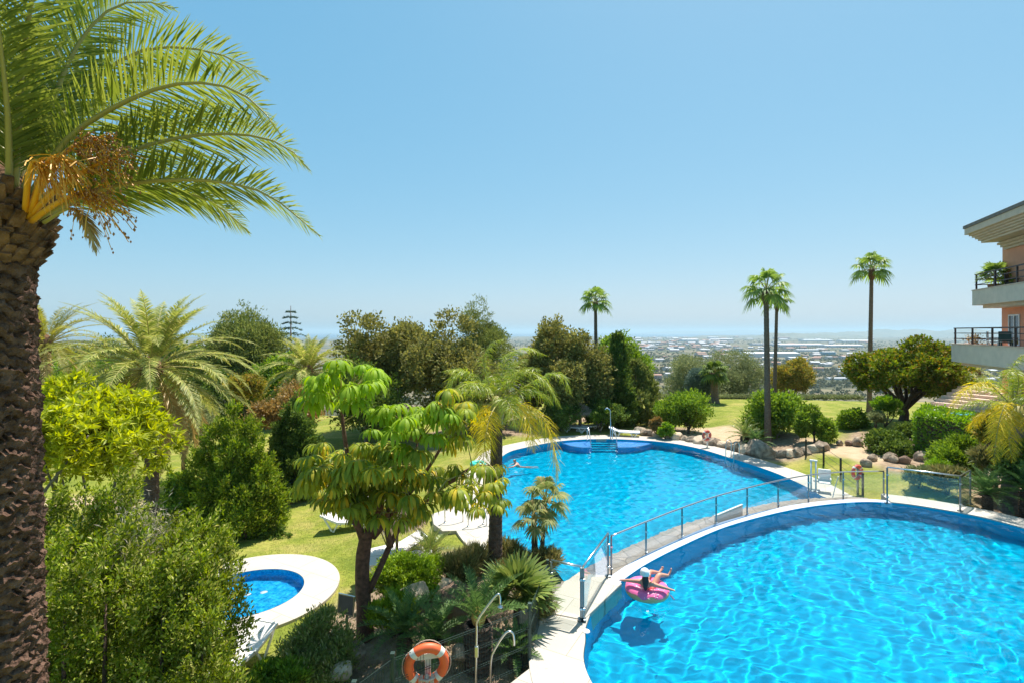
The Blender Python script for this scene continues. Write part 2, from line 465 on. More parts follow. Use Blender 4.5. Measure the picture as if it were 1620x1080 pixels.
def curve(pts, n, closed=False):
    """Catmull-Rom through the points"""
    P = np.array(pts, float); k = len(P)
    if closed: E = np.vstack([P[-1], P, P[0], P[1]]); m = k
    else: E = np.vstack([2 * P[0] - P[1], P, 2 * P[-1] - P[-2]]); m = k - 1
    out = []
    t = np.linspace(0, m, n, endpoint=not closed)
    for q in t:
        i = min(int(q), m - 1); u = q - i; p0, p1, p2, p3 = E[i:i + 4]
        out.append(.5 * ((2 * p1) + (-p0 + p2) * u + (2 * p0 - 5 * p1 + 4 * p2 - p3) * u * u + (-p0 + 3 * p1 - 3 * p2 + p3) * u ** 3))
    return np.array(out)


def resample(P, n):
    P = np.asarray(P, float); d = np.r_[0, np.cumsum(np.linalg.norm(np.diff(P, axis=0), axis=1))]
    t = np.linspace(0, d[-1], n)
    return np.stack([np.interp(t, d, P[:, i]) for i in range(P.shape[1])], 1)


def offset(P, d, closed=True):
    P = np.asarray(P, float)
    if closed: T = np.roll(P, -1, 0) - np.roll(P, 1, 0)
    else: T = np.gradient(P, axis=0)
    T /= np.linalg.norm(T, axis=1)[:, None] + 1e-9
    return P + d * np.stack([T[:, 1], -T[:, 0]], 1)      # to the right of travel: outside a counter-clockwise loop


def inside(P, x, y):
    x = np.asarray(x); y = np.asarray(y); r = np.zeros(x.shape, bool); n = len(P)
    for i in range(n):
        x0, y0 = P[i]; x1, y1 = P[(i + 1) % n]
        if y0 == y1: continue
        c = ((y0 > y) != (y1 > y)) & (x < (x1 - x0) * (y - y0) / (y1 - y0) + x0)
        r ^= c
    return r


def nrm(a): return a / (np.linalg.norm(a, axis=-1, keepdims=True) + 1e-9)


def rnd_dir(n, g=R):
    return nrm(g.normal(size=(n, 3)))


# ------------------------------------------------------------------ foliage
def leaf_quads(P, D, L, W, g=R, fold=.25):
    """diamond leaves at P pointing along D"""
    n = len(P); D = nrm(D); up = rnd_dir(n, g); s = nrm(np.cross(D, up)); nn = np.cross(s, D)
    L = np.broadcast_to(L, (n,))[:, None] * g.uniform(.7, 1.25, (n, 1)); W = np.broadcast_to(W, (n,))[:, None] * g.uniform(.75, 1.2, (n, 1))
    a = P; c = P + D * L - nn * L * fold * .5; m = P + D * L * .5 + nn * L * .05
    return np.stack([a, m + s * W / 2, c, m - s * W / 2], 1)


def lobes_for(rx, ry, rz, k, g, size=.5):
    d = rnd_dir(k, g); d[:, 2] = np.abs(d[:, 2]) * 1.0 - .35
    d = nrm(d); c = d * np.array([rx, ry, rz]) * g.uniform(.45, .72, (k, 1))
    r = g.uniform(.75, 1.15, (k, 1)) * size * np.array([[rx, ry, rz]])
    return c, r


def crown_quads(rx, ry, rz, k, clumps, per, L, W, g, size=.5, spread=.17, upb=.25, outb=.6, fold=.25, shell=.7):
    C, r = lobes_for(rx, ry, rz, k, g, size)
    i = g.integers(0, k, clumps); d = rnd_dir(clumps, g); d[:, 2] += .25; d = nrm(d)
    cc = C[i] + d * r[i] * g.uniform(shell, 1.05, (clumps, 1))
    # drop the clumps buried deep in another lobe
    dd = (((cc[:, None, :] - C[None]) / r[None]) ** 2).sum(-1); dd[np.arange(clumps), i] = 9
    cc_keep = dd.min(1) > .35; cc = cc[cc_keep]; d = d[cc_keep]
    nc = clumps // 3; i = g.integers(0, k, nc); d2 = rnd_dir(nc, g)          # the inside of the crown
    cc = np.vstack([cc, C[i] + d2 * r[i] * g.uniform(.2, .7, (nc, 1))]); d = np.vstack([d, d2])
    m = len(cc); sz = spread * .62 * min(rx, rz) * g.uniform(.6, 1.35, (m, 1))
    P = np.repeat(cc, per, 0) + np.clip(g.normal(size=(m * per, 3)), -1.7, 1.7) * np.repeat(sz, per, 0) * np.array([1, 1, .75])
    D = np.repeat(d, per, 0) * outb + rnd_dir(m * per, g) * .8 + np.array([0, 0, upb])
    return leaf_quads(P, D, L, W, g, fold), C


def limb_mesh(base, tops, r0, g, fork=.5, n=7, wob=.06):
    mb = MB(); tops = [np.asarray(t, float) for t in tops]; base = np.asarray(base, float)
    cen = np.mean(tops, 0); fk = base + (cen - base) * fork
    fk[:2] = base[:2] * .55 + fk[:2] * .45
    q = curve([base, base * .5 + fk * .5 + g.normal(size=3) * .04 * np.linalg.norm(fk - base) * np.array([1, 1, 0]), fk], 8)
    mb.tube(q, np.linspace(r0 * 1.15, r0 * .8, 8), n + 3, wob=wob)
    for t in tops:
        mid = fk * .5 + t * .5 + g.normal(size=3) * .08 * np.linalg.norm(t - fk)
        q = curve([fk - np.array([0, 0, r0 * .5]), mid, t], 7)
        mb.tube(q, np.linspace(r0 * .6, r0 * .14, 7), n, wob=wob)
    return mb


def tree(name, label, cat, box, Y, leaf, bark='bark', k=9, clumps=240, per=26, L=.2, W=.1, seed=0, base=None, group=None, limbs=5,
         size=.5, tr=None, depth=None, upb=.25, outb=.6, spread=.17, shell=.7, crown='crown', fork=.5):
    """box = crown rectangle in photo pixels (left, right, top, bottom) at depth Y"""
    g = np.random.default_rng(seed + 100)
    x0, x1, t, b = box
    c = V((x0 + x1) / 2, (t + b) / 2, Y); rx = (x1 - x0) / 2 * Y / F; rz = (b - t) / 2 * Y / F
    ry = depth or rx
    bx, by = (c[0], c[1]) if base is None else base
    bz = float(ground(bx, by))
    root = thing(name, label, cat, (bx, by, bz), 0, group)
    Q, C = crown_quads(rx, ry, rz, k, int(clumps * 1.7), int(per * 1.25), L * 1.15, W * 1.25, g, size, spread, upb, outb, shell=shell)
    off = c - np.array([bx, by, bz]); Q = Q + off
    quads(crown, Q, leaf, root)
    tops = [C[i] * .9 + off for i in range(min(limbs, len(C)))]
    mb = limb_mesh((0, 0, -.15), tops, tr or max(.06, rx * .055), g, fork)
    mb.build('trunk', bark, root)
    return root


def bush(name, label, cat, box, Y, leaf, k=6, clumps=130, per=24, L=.12, W=.06, seed=0, group=None, depth=None, upb=.35, base=None, outb=.6, spread=.2, stem=True):
    return tree(name, label, cat, box, Y, leaf, 'bark', k, clumps, per, L, W, seed, base, group, 4, .55, None, depth, upb, outb, spread, .55, 'foliage', .25)


def cone_sprays(name, label, cat, px, ytop, Y, w, leaf, n=1500, per=14, seed=0, base=None, L=.16, W=.05, power=.8, group=None, lean=.35, bottom=.0):
    """conifer: upright sprays over a cone"""
    g = np.random.default_rng(seed + 500)
    t = V(px, ytop, Y); x, y = (t[0], t[1]) if base is None else base
    z0 = float(ground(x, y)); H = t[2] - z0
    root = thing(name, label, cat, (x, y, z0), 0, group)
    h = g.uniform(0, 1, n) ** 1.25; a = g.uniform(0, 2 * PI, n)
    rad = w / 2 * (1 - h) ** power * (1 + .22 * np.sin(a * 3 + h * 9 + seed) + .12 * np.sin(a * 7 - h * 17)) * g.uniform(.72, 1.06, n)
    rad *= ss(-.02, .12, h) * .35 + .65
    c = np.stack([np.cos(a) * rad, np.sin(a) * rad, bottom + h * (H - bottom)], 1); o = np.stack([np.cos(a), np.sin(a), 0 * a], 1)
    u = g.uniform(0, 1, (n * per, 1))
    ax = nrm(o * lean + np.array([0, 0, 1.]) + g.normal(size=(n, 3)) * .18); ln = g.uniform(.18, .42, (n, 1)) * (H / 5)
    P = np.repeat(c, per, 0) + np.repeat(ax * ln, per, 0) * u + g.normal(size=(n * per, 3)) * .05 * (1 - u * .6) * (H / 5)
    D = np.repeat(ax, per, 0) + rnd_dir(n * per, g) * .7
    quads('foliage', leaf_quads(P, D, L, W, g), leaf, root)
    MB().tube([(0, 0, -.1), (0.02, 0, H * .45), (0, 0.01, H * .9)], [w * .05, w * .035, .01], 8).build('trunk', 'bark', root)
    return root


def frond(name, path, mat, parent, nl=70, ll=.5, lw=.028, g=R, start=.12, ang=52, vee=28, droop=.25, roll=0., pet=.03, petm='petiole', prof=None, tw=.15, ragged=.1, split=False):
    """pinnate frond along a 3-D path: rachis plus two rows of narrow leaflets"""
    P = resample(np.asarray(path, float), 40); T = nrm(np.gradient(P, axis=0))
    t = np.linspace(start, .995, nl)
    idx = t * 39; i0 = np.minimum(idx.astype(int), 38); fr = (idx - i0)[:, None]
    B = P[i0] * (1 - fr) + P[i0 + 1] * fr; TT = nrm(T[i0] * (1 - fr) + T[i0 + 1] * fr)
    up = np.array([0, 0, 1.]); side = np.cross(TT, up); ns = np.linalg.norm(side, axis=1, keepdims=True)
    ref = nrm(np.cross(T[8], up) + 1e-3); side = nrm(np.where(ns > .25, side / (ns + 1e-9), ref)); side = np.where((side * ref).sum(1, keepdims=True) < 0, -side, side)
    nor = nrm(np.cross(side, TT))
    if roll:
        q = math.radians(roll); side, nor = side * math.cos(q) + nor * math.sin(q), nor * math.cos(q) - side * math.sin(q)
    pr = (prof or (lambda u: np.clip(np.sin(PI * np.clip(u * .93 + .10, 0, 1)) ** .55, .12, 1)))(t)
    out = []
    for sgn in (-1, 1):
        l = ll * pr[:, None] * g.uniform(.88, 1.1, (nl, 1)); a = np.radians(ang + g.normal(0, 5, (nl, 1)) - 22 * (t[:, None] > .85) * (t[:, None] - .85) / .15)
        v = np.radians(vee + g.normal(0, 9, (nl, 1)))
        d = nrm(TT * np.cos(a) + np.sin(a) * (side * sgn * np.cos(v) + nor * np.sin(v)) + g.normal(size=(nl, 3)) * ragged * .5)
        wv = nrm(np.cross(d, nor) * 1.0 + g.normal(size=(nl, 3)) * tw) * lw * .5 * np.clip(pr[:, None], .4, 1)
        st = []
        for u, ww in ((0, .55), (.35, 1.), (.72, .75), (1., .06)):
            c = B + d * l * u - up * (l * droop * u * u)
            st.append(np.stack([c - wv * ww, c + wv * ww], 1))
        out.append(np.stack(st, 1))
    A = np.concatenate(out, 0)
    o = strips(name, A, mat, parent)
    mb = MB(); mb.tube(P[::3], np.linspace(pet, pet * .12, len(P[::3])), 6); mb.build('rachis', petm, o)
    return o


def palm_path(L, e0, droop, az=0., n=14):
    """start elevation e0 (degrees), bending by droop degrees along its length"""
    p = [np.zeros(3)]; ds = L / n
    for i in range(n):
        u = (i + .5) / n; e = math.radians(e0 - droop * u ** 1.3)
        p.append(p[-1] + ds * np.array([math.cos(e) * math.cos(az), math.cos(e) * math.sin(az), math.sin(e)]))
    return np.array(p)


def fan_leaf(c, d, r, g, nseg=20, spread=250, droop=.25):
    """costapalmate leaf blade: strips radiating from its hub c in the plane across the stalk d"""
    d = nrm(np.asarray(d, float)); up = np.array([0, 0, 1.]); s = nrm(np.cross(d, up) + 1e-4); nn = np.cross(s, d)
    a = np.radians(np.linspace(-spread / 2, spread / 2, nseg)) + g.normal(0, .03, nseg)
    D = np.cos(a)[:, None] * d + np.sin(a)[:, None] * s
    l = r * (.72 + .28 * np.cos(a / 2))[:, None] * g.uniform(.9, 1.08, (nseg, 1))
    W = nrm(np.cross(D, nn)); w = r * math.radians(spread) / nseg * .62
    st = []
    for u, ww, dz in ((0.02, .06, 0), (.45, .5, 0), (.72, .42, droop * .35), (1., .04, droop)):
        q = c + D * l * u - up * (l * dz) + nn * .10 * r * u * np.cos(a * 9)[:, None] * .3
        st.append(np.stack([q - W * w * ww, q + W * w * ww], 1))
    return np.stack(st, 1)


def fan_crown(root, c, r, n, mat, g, stalk=.5, emin=-50, emax=80, name='crown', droop=.3, nseg=18, stalkmat='petiole'):
    A = []; mb = MB(); c = np.asarray(c, float)
    for i in range(n):
        az = i * 2.39996 + g.uniform(-.2, .2); e = math.radians(emin + (emax - emin) * (i + .5) / n + g.uniform(-8, 8))
        d = np.array([math.cos(e) * math.cos(az), math.cos(e) * math.sin(az), math.sin(e)])
        h = c + d * r * stalk * g.uniform(.85, 1.1)
        A.append(fan_leaf(h, d - np.array([0, 0, .25]), r * (1 - stalk) * 1.15, g, nseg, g.uniform(200, 260), droop))
        mb.tube([c, c * .5 + h * .5 + np.array([0, 0, .04 * r]), h], [.02 * r + .006, .012 * r + .005, .008 * r + .004], 5, cap=False)
    o = strips(name, np.concatenate(A, 0), mat, root)
    mb.build('stalks', stalkmat, o)
    return o


def ringed_trunk(mb, p0, p1, r0, r1, rings, segs=20, amp=.06, g=R, flare=.0, noise=.05, saw=True):
    """palm stem with leaf-scar rings"""
    p0 = np.asarray(p0, float); p1 = np.asarray(p1, float); k = rings * 3
    v = []; L = np.linalg.norm(p1 - p0)
    ph = g.uniform(0, 6.28, 8)
    for i in range(k + 1):
        u = i / k; c = p0 + (p1 - p0) * u; r = r0 + (r1 - r0) * u + flare * math.exp(-u * L / .5)
        s = (i % 3) / 2. if saw else 0
        for j in range(segs):
            a = 2 * PI * j / segs
            w = 1 + amp * (s - .5) * (1 + .5 * math.sin(a * 5 + ph[i % 8])) + g.normal(0, noise)
            v.append((c[0] + r * w * math.cos(a), c[1] + r * w * math.sin(a), c[2] + g.normal(0, noise) * .25 * r))
    f = [(i * segs + j, i * segs + (j + 1) % segs, (i + 1) * segs + (j + 1) % segs, (i + 1) * segs + j) for i in range(k) for j in range(segs)]
    return mb.add(v, f, False)


def rock(name, label, c, s, mat='rock', seed=0, group=None, rz=0.):
    g = np.random.default_rng(seed + 900)
    import bmesh
    bm = bmesh.new(); bmesh.ops.create_icosphere(bm, subdivisions=4, radius=1)
    dirs = rnd_dir(16, g); cut = g.uniform(.62, .95, 16); ph = g.uniform(0, 6, (3, 3))
    for v in bm.verts:
        p = np.array(v.co); q = p.copy()
        for d, k in zip(dirs, cut):
            e = q @ d
            if e > k: q = q - d * (e - k) * .85
        q = q * (1 + .04 * math.sin(p[0] * 5 + ph[0, 0]) * math.sin(p[1] * 6 + ph[0, 1]) + .025 * math.sin(p[2] * 13 + p[0] * 11 + ph[1, 0]) + g.normal(0, .010))
        v.co = Vector((q[0] * s[0], q[1] * s[1], q[2] * s[2]))
    me = bpy.data.meshes.new(name); bm.to_mesh(me); bm.free(); me.shade_smooth()
    o = link(name, me, mat); o.location = [float(x) for x in c]; o.rotation_euler = (g.uniform(-.2, .2), g.uniform(-.2, .2), rz or g.uniform(0, 6))
    return tag(o, label, 'rock', group)


# ------------------------------------------------------------------ sky, sun, camera
SUN_AZ, SUN_EL = math.radians(33), math.radians(66)
w = bpy.data.worlds.new('World'); S.world = w; w.use_nodes = True
nt = w.node_tree; bg = nt.nodes['Background']
sk = nt.nodes.new('ShaderNodeTexSky'); sk.sky_type = 'NISHITA'; sk.sun_disc = False
sk.sun_elevation = SUN_EL; sk.sun_rotation = SUN_AZ; sk.altitude = 0; sk.air_density = 1.0; sk.dust_density = 1.0; sk.ozone_density = 1.0
# a summer sky with sea haze: softer contrast between zenith and horizon than the clear-air model
sp_ = nt.nodes.new('ShaderNodeSeparateColor'); cb_ = nt.nodes.new('ShaderNodeCombineColor'); nt.links.new(sk.outputs[0], sp_.inputs[0])
for ch, (k_, g_) in enumerate(((.66, .95), (.76, .5), (.87, .35))):
    a_ = N(nt, 'ShaderNodeMath', operation='MULTIPLY'); a_.inputs[1].default_value = .1516
    b_ = N(nt, 'ShaderNodeMath', operation='POWER'); b_.inputs[1].default_value = g_
    c_ = N(nt, 'ShaderNodeMath', operation='MULTIPLY'); c_.inputs[1].default_value = k_ / .1516
    nt.links.new(sp_.outputs[ch], a_.inputs[0]); nt.links.new(a_.outputs[0], b_.inputs[0]); nt.links.new(b_.outputs[0], c_.inputs[0]); nt.links.new(c_.outputs[0], cb_.inputs[ch])
nt.links.new(cb_.outputs[0], bg.inputs[0]); bg.inputs[1].default_value = .091
sl = bpy.data.lights.new('sun', 'SUN'); sl.energy = 4.8; sl.angle = math.radians(.5); sl.color = (1, .955, .88)
sl.cycles.is_caustics_light = True
so = bpy.data.objects.new('sun', sl); COL.objects.link(so)
sd = Vector((math.sin(SUN_AZ) * math.cos(SUN_EL), math.cos(SUN_AZ) * math.cos(SUN_EL), math.sin(SUN_EL)))
so.rotation_euler = sd.to_track_quat('Z', 'Y').to_euler(); so.location = sd * 60
cam = bpy.data.cameras.new('camera'); co = bpy.data.objects.new('camera', cam); COL.objects.link(co); S.camera = co
co.location = (0, 0, CAMZ); co.rotation_euler = (PI / 2, 0, 0); cam.sensor_width = 36; cam.lens = 18; cam.shift_y = -15 / 1620
cam.clip_start = .1; cam.clip_end = 1.5e5
vs = S.view_settings; vs.view_transform = 'Standard'; vs.look = 'None'; vs.exposure = .75; vs.gamma = 1
S.cycles.use_denoising = True; S.cycles.max_bounces = 10; S.cycles.transparent_max_bounces = 24; S.cycles.transmission_bounces = 8
S.cycles.diffuse_bounces = 4; S.cycles.volume_bounces = 0; S.cycles.sample_clamp_indirect = 6

# ------------------------------------------------------------------ haze
mh = bpy.data.materials.new('haze'); mh.use_nodes = True; nt = mh.node_tree; nt.nodes.remove(nt.nodes['Principled BSDF'])
pv = nt.nodes.new('ShaderNodeVolumePrincipled'); pv.inputs['Density'].default_value = 9e-5; pv.inputs['Color'].default_value = (.64, .87, 1, 1); pv.inputs['Anisotropy'].default_value = .2
nt.links.new(pv.outputs[0], nt.nodes['Material Output'].inputs['Volume'])
hz = MB().box((0, 0, 21), (96000, 96000, 226)).build('haze', None); hz.data.materials.append(mh); tag(hz, 'pale blue haze lying over the plain and the sea', 'haze', kind='stuff')

# ------------------------------------------------------------------ pool outlines
NEAR = [U(x, y, 0)[:2] for x, y in ((937, 1080), (927, 1010), (930, 985), (945, 955), (975, 925), (1020, 893), (1080, 862), (1150, 832), (1231, 810), (1300, 798), (1370, 793), (1430, 797), (1500, 808), (1560, 820), (1620, 836))]
NEAR += [(17.6, 14.2), (17.6, 11.8), (16.2, 8.6), (13.6, 5.6), (10.5, 3.9), (7.2, 3.2), (4.4, 4.2), (2.5, 6.4)]
near = curve(NEAR, 220, True)
LOW = [U(x, y, -.6)[:2] for x, y in ((1318, 800), (1297, 786), (1270, 770), (1220, 748), (1160, 728), (1100, 710), (1040, 700), (960, 696), (890, 699), (830, 710), (800, 720), (783, 742), (772, 785), (771, 822), (798, 857), (838, 884), (876, 905))]
LOW += [U(x, y, -.3)[:2] for x, y in ((910, 918), (966, 890), (1032, 860), (1129, 823), (1220, 803))]
low = curve(LOW, 240, True)


def ccw(P):
    a = np.sum(P[:, 0] * np.roll(P[:, 1], -1) - np.roll(P[:, 0], -1) * P[:, 1])
    return P if a > 0 else P[::-1]


near = ccw(near); low = ccw(low)
KC = np.array([-8.0, 15.35]); th = np.linspace(0, 2 * PI, 96, endpoint=False)
kid = KC + np.stack([1.55 * np.cos(th), 1.55 * np.sin(th)], 1) * (1 + .05 * np.cos(2 * th - .8))[:, None]
kid_out = np.array([-7.9, 15.5]) + np.stack([2.55 * np.cos(th), 2.5 * np.sin(th)], 1)
KZ = -1.42


def strip(mb, A, B, z0, z1, closed=False):
    """solid band between two polylines"""
    n = len(A); v = [(*p, z1) for p in A] + [(*p, z1) for p in B] + [(*p, z0) for p in A] + [(*p, z0) for p in B]
    f = []
    for i in range(n if closed else n - 1):
        j = (i + 1) % n
        f += [(i, j, n + j, n + i), (2 * n + j, 2 * n + i, 3 * n + i, 3 * n + j), (i, 2 * n + i, 2 * n + j, j), (n + i, n + j, 3 * n + j, 3 * n + i)]
    if not closed:
        f += [(0, n, 3 * n, 2 * n), (n - 1, 3 * n - 1, 4 * n - 1, 2 * n - 1)]
    return mb.add(v, f)


# ------------------------------------------------------------------ ground: one sheet out to the horizon
def axis(lo, hi, step, far_lo, far_hi, gr=1.13):
    a = list(np.arange(lo, hi + 1e-6, step)); s = step
    while a[-1] < far_hi: s *= gr; a.append(a[-1] + s)
    s = step; b = []
    q = lo
    while q > far_lo: s *= gr; q -= s; b.append(q)
    return np.array(b[::-1] + a)


xs = axis(-24, 25, .36, -26000, 26000); ys = axis(1.5, 58, .36, -60, 16000, 1.09)
X, Y = np.meshgrid(xs, ys); Z = ground(X, Y)
nearo = offset(near, .34); lowo = offset(low, .34); kido = offset(kid, .3)
for P, d in ((nearo, -3.2), (lowo, -3.2), (kido, -2.6)):
    box_ = (X > P[:, 0].min()) & (X < P[:, 0].max()) & (Y > P[:, 1].min()) & (Y < P[:, 1].max())
    ii = np.where(box_); ins = inside(P, X[ii], Y[ii]); Z[ii[0][ins], ii[1][ins]] = d


def blend(poly, px=True, soft=.5):
    P = np.array([G(*p)[:2] for p in poly]) if px else np.array(poly)
    b = (X > P[:, 0].min() - 1) & (X < P[:, 0].max() + 1) & (Y > P[:, 1].min() - 1) & (Y < P[:, 1].max() + 1)
    ii = np.where(b); acc = np.zeros(len(ii[0]))
    for dx, dy in ((0, 0), (.4, 0), (-.4, 0), (0, .4), (0, -.4)):
        acc += inside(P, X[ii] + dx * soft * 2, Y[ii] + dy * soft * 2)
    out = np.zeros_like(X); out[ii] = acc / 5
    return out


soil = np.zeros_like(X)
for poly in ([(380, 1095), (470, 1020), (520, 965), (560, 940), (598, 905), (640, 880), (720, 868), (800, 872), (852, 905), (872, 962), (852, 1008), (846, 1200), (600, 1300), (380, 1300)],
             [(1006, 694), (1030, 672), (1090, 676), (1180, 684), (1270, 688), (1314, 712), (1254, 730), (1180, 726), (1100, 708), (1040, 697)],
             [(1325, 706), (1345, 680), (1430, 684), (1500, 668), (1640, 668), (1700, 860), (1620, 845), (1528, 800), (1518, 755), (1405, 748), (1370, 728)],
             [(230, 880), (300, 862), (420, 815), (480, 790), (560, 760), (600, 725), (520, 715), (440, 740), (320, 780), (240, 800)],
             [(700, 715), (760, 690), (850, 690), (905, 668), (985, 664), (960, 655), (860, 655), (740, 668), (640, 690)]):
    soil = np.maximum(soil, blend(poly))
dry = np.zeros_like(X)
for poly in ([(1075, 690), (1095, 676), (1150, 672), (1182, 680), (1178, 700), (1110, 700)], [(1285, 690), (1300, 700), (1370, 705), (1420, 722), (1380, 735), (1300, 715), (1262, 702)],
             [(905, 688), (980, 688), (1010, 697), (905, 694)], [(1020, 668), (1040, 660), (1060, 664), (1040, 674)], [(60, 790), (130, 782), (240, 796), (230, 806), (120, 800), (60, 806)]):
    dry = np.maximum(dry, blend(poly, soft=.3))
edge = 51 + 2.0 * np.sin(X * .12) - 1.2 * ss(10, 30, X)
far = np.maximum(ss(0, 6, Y - edge), ss(60, 90, np.abs(X)))
v = np.stack([X, Y, Z], -1).reshape(-1, 3); nx, ny = len(xs), len(ys)
i = np.arange(nx - 1)[None] + np.arange(ny - 1)[:, None] * nx
f = np.stack([i, i + 1, i + 1 + nx, i + nx], -1).reshape(-1, 4)
me = bpy.data.meshes.new('ground'); me.from_pydata(v.tolist(), [], f.tolist()); me.shade_smooth()
at = me.color_attributes.new('zone', 'FLOAT_COLOR', 'POINT')
at.data.foreach_set('color', np.stack([soil, dry, far, np.ones_like(X)], -1).reshape(-1).astype(np.float32))
tag(link('ground', me, 'ground'), kind='structure')

# sea
m, nt, b = new_mat('sea'); b.inputs['Base Color'].default_value = (.02, .09, .16, 1); b.inputs['Roughness'].default_value = .35; M['sea'] = m
me = bpy.data.meshes.new('sea'); me.from_pydata([(-46000, 6000, -84), (46000, 6000, -84), (46000, 46000, -84), (-46000, 46000, -84)], [], [(0, 1, 2, 3)])
tag(link('sea', me, 'sea'), kind='structure')
# far hills behind the plain
hx = np.linspace(-1, 1, 90); hy = np.linspace(-1, 1, 40); HX, HYY = np.meshgrid(hx, hy)


def hills(name, cx, cy, sx, sy, h, seed):
    g = np.random.default_rng(seed); z = np.zeros_like(HX)
    for _ in range(9):
        a, c, s = g.uniform(-.75, .75), g.uniform(-.4, .4), g.uniform(.1, .3)
        z = np.maximum(z, g.uniform(.35, 1) * np.exp(-((HX - a) / s) ** 2 - ((HYY - c) / .5) ** 2))
    z *= (1 - ss(.6, 1, np.abs(HX))) * (1 - ss(.5, 1, np.abs(HYY)))
    z += .03 * g.normal(size=z.shape) * (z > .1)
    vv = np.stack([cx + HX * sx, cy + HYY * sy, -87 + h * z], -1).reshape(-1, 3); k = len(hx)
    q = np.arange(k - 1)[None] + np.arange(len(hy) - 1)[:, None] * k
    ff = np.stack([q, q + 1, q + 1 + k, q + k], -1).reshape(-1, 4)
    mm = bpy.data.meshes.new(name); mm.from_pydata(vv.tolist(), [], ff.tolist()); mm.shade_smooth()
    tag(link(name, mm, 'hill'), kind='structure')


M['hill'] = plain('hillside', (.09, .105, .055), .95, scale=.004, col2=(.2, .18, .11))
hills('hills', 7300, 9600, 2600, 1500, 150, 1)
hills('hills', 4300, 7400, 1100, 800, 88, 2)
hills('hills', 12500, 26000, 6500, 2500, 200, 3)
hills('hills', 9300, 30000, 1500, 1200, 215, 5)

# ------------------------------------------------------------------ pools


def waves(X, Y, seed, ks, amp, bias=None):
    g = np.random.default_rng(seed); Z = 0 * X; n = 18
    Xw = X + .16 * np.sin(Y * 1.3 + X * .5 + seed) + .08 * np.sin(Y * 3.1 - X * 2.3); Yw = Y + .16 * np.sin(X * 1.1 - Y * .7 + 2 * seed) + .08 * np.sin(X * 2.9 + Y * 1.9)
    for i in range(n):
        k = ks[0] * (ks[1] / ks[0]) ** (i / (n - 1)); a = g.uniform(0, 2 * PI) if bias is None else g.normal(bias, .75)
        Z += amp * (ks[0] / k) ** 1.22 * np.sin(k * (Xw * math.cos(a) + Yw * math.sin(a)) + g.uniform(0, 6.28)) * g.uniform(.6, 1.2)
    return Z


def water(P, z, step, seed, ks, amp, bias=None, label=None):
    Q = offset(P, .13); x = np.arange(Q[:, 0].min(), Q[:, 0].max(), step); y = np.arange(Q[:, 1].min(), Q[:, 1].max(), step)
    A, B = np.meshgrid(x, y); Zw = z + waves(A, B, seed, ks, amp, bias)
    keep = inside(Q, A, B); k = len(x)
    c = keep[:-1, :-1] & keep[1:, :-1] & keep[:-1, 1:] & keep[1:, 1:]
    r, s = np.where(c); q = r * k + s; ff = np.stack([q, q + 1, q + 1 + k, q + k], 1)
    used = np.unique(ff); mp = np.zeros(A.size, int); mp[used] = np.arange(len(used))
    vv = np.stack([A, B, Zw], -1).reshape(-1, 3)[used]
    mm = bpy.data.meshes.new('pool_water'); mm.from_pydata(vv.tolist(), [], mp[ff].tolist()); mm.shade_smooth()
    o = link('pool_water', mm, 'water'); o.cycles.is_caustics_caster = True
    return tag(o, label, kind='structure')


def basin(P, zt, zb, mat, parent, name='basin'):
    n = len(P); mb = MB()
    vv = [(*p, zt) for p in P] + [(*p, zb) for p in P]
    mb.add(vv, [(i, n + i, n + (i + 1) % n, (i + 1) % n) for i in range(n)] + [tuple(range(n, 2 * n))])
    o = mb.build(name, mat, parent); o.cycles.is_caustics_receiver = True
    return o


# near pool: basin, overflow lip, paved rim
pool = thing('swimming_pool', 'big curved pool in front with a pale overflow lip and pink float', 'swimming pool')
basin(near, 0.0, -1.4, 'poolblue', pool)
water(near, -.035, .04, 3, (6.5, 46), .0044)
wl = curve([U(x, y, 0)[:2] for x, y in ((975, 925), (1020, 893), (1080, 862), (1150, 832), (1231, 810), (1300, 798), (1370, 793), (1412, 795.2))], 90)
mb = MB(); strip(mb, offset(wl, -.012, False), offset(wl, -.36, False), -.5, -.006); mb.build('overflow_lip', 'lip', pool)
ia = int(np.argmin(np.linalg.norm(near - wl[0], axis=1))); ib = int(np.argmin(np.linalg.norm(near - wl[-1], axis=1)))
rest = [(ia + k) % len(near) for k in range((ib - ia) % len(near) + 1)]
rim = offset(near, .012)[rest]; rimo = offset(near, 1.08)[rest]
mb = MB(); strip(mb, rim, rimo, -.7, .035); mb.build('paved_rim', 'deck', pool, .012)
mb = MB(); Lp = [U(x, y, .06)[:2] for x, y in ((873, 969), (923, 979), (984, 921), (962, 909), (922, 906), (893, 918), (876, 941))]
mb.prism(Lp, -.7, .06); mb.build('landing_slab', 'deck', pool, .02)
# stone walk between the pools
g = np.random.default_rng(5)
wk = resample(curve([U(x, y, 0)[:2] for x, y in ((925, 953), (975, 925), (1020, 893), (1080, 862), (1150, 832), (1231, 810), (1300, 798), (1370, 793), (1402, 794))], 90), 110)
a_ = offset(wk, -.37, False); b_ = offset(wk, -1.42, False) + g.normal(0, .035, (110, 2))
mb = MB(); strip(mb, a_, b_, -1.6, -.27)
tag(mb.build('stone_walk', 'flag', None, .015), kind='structure')
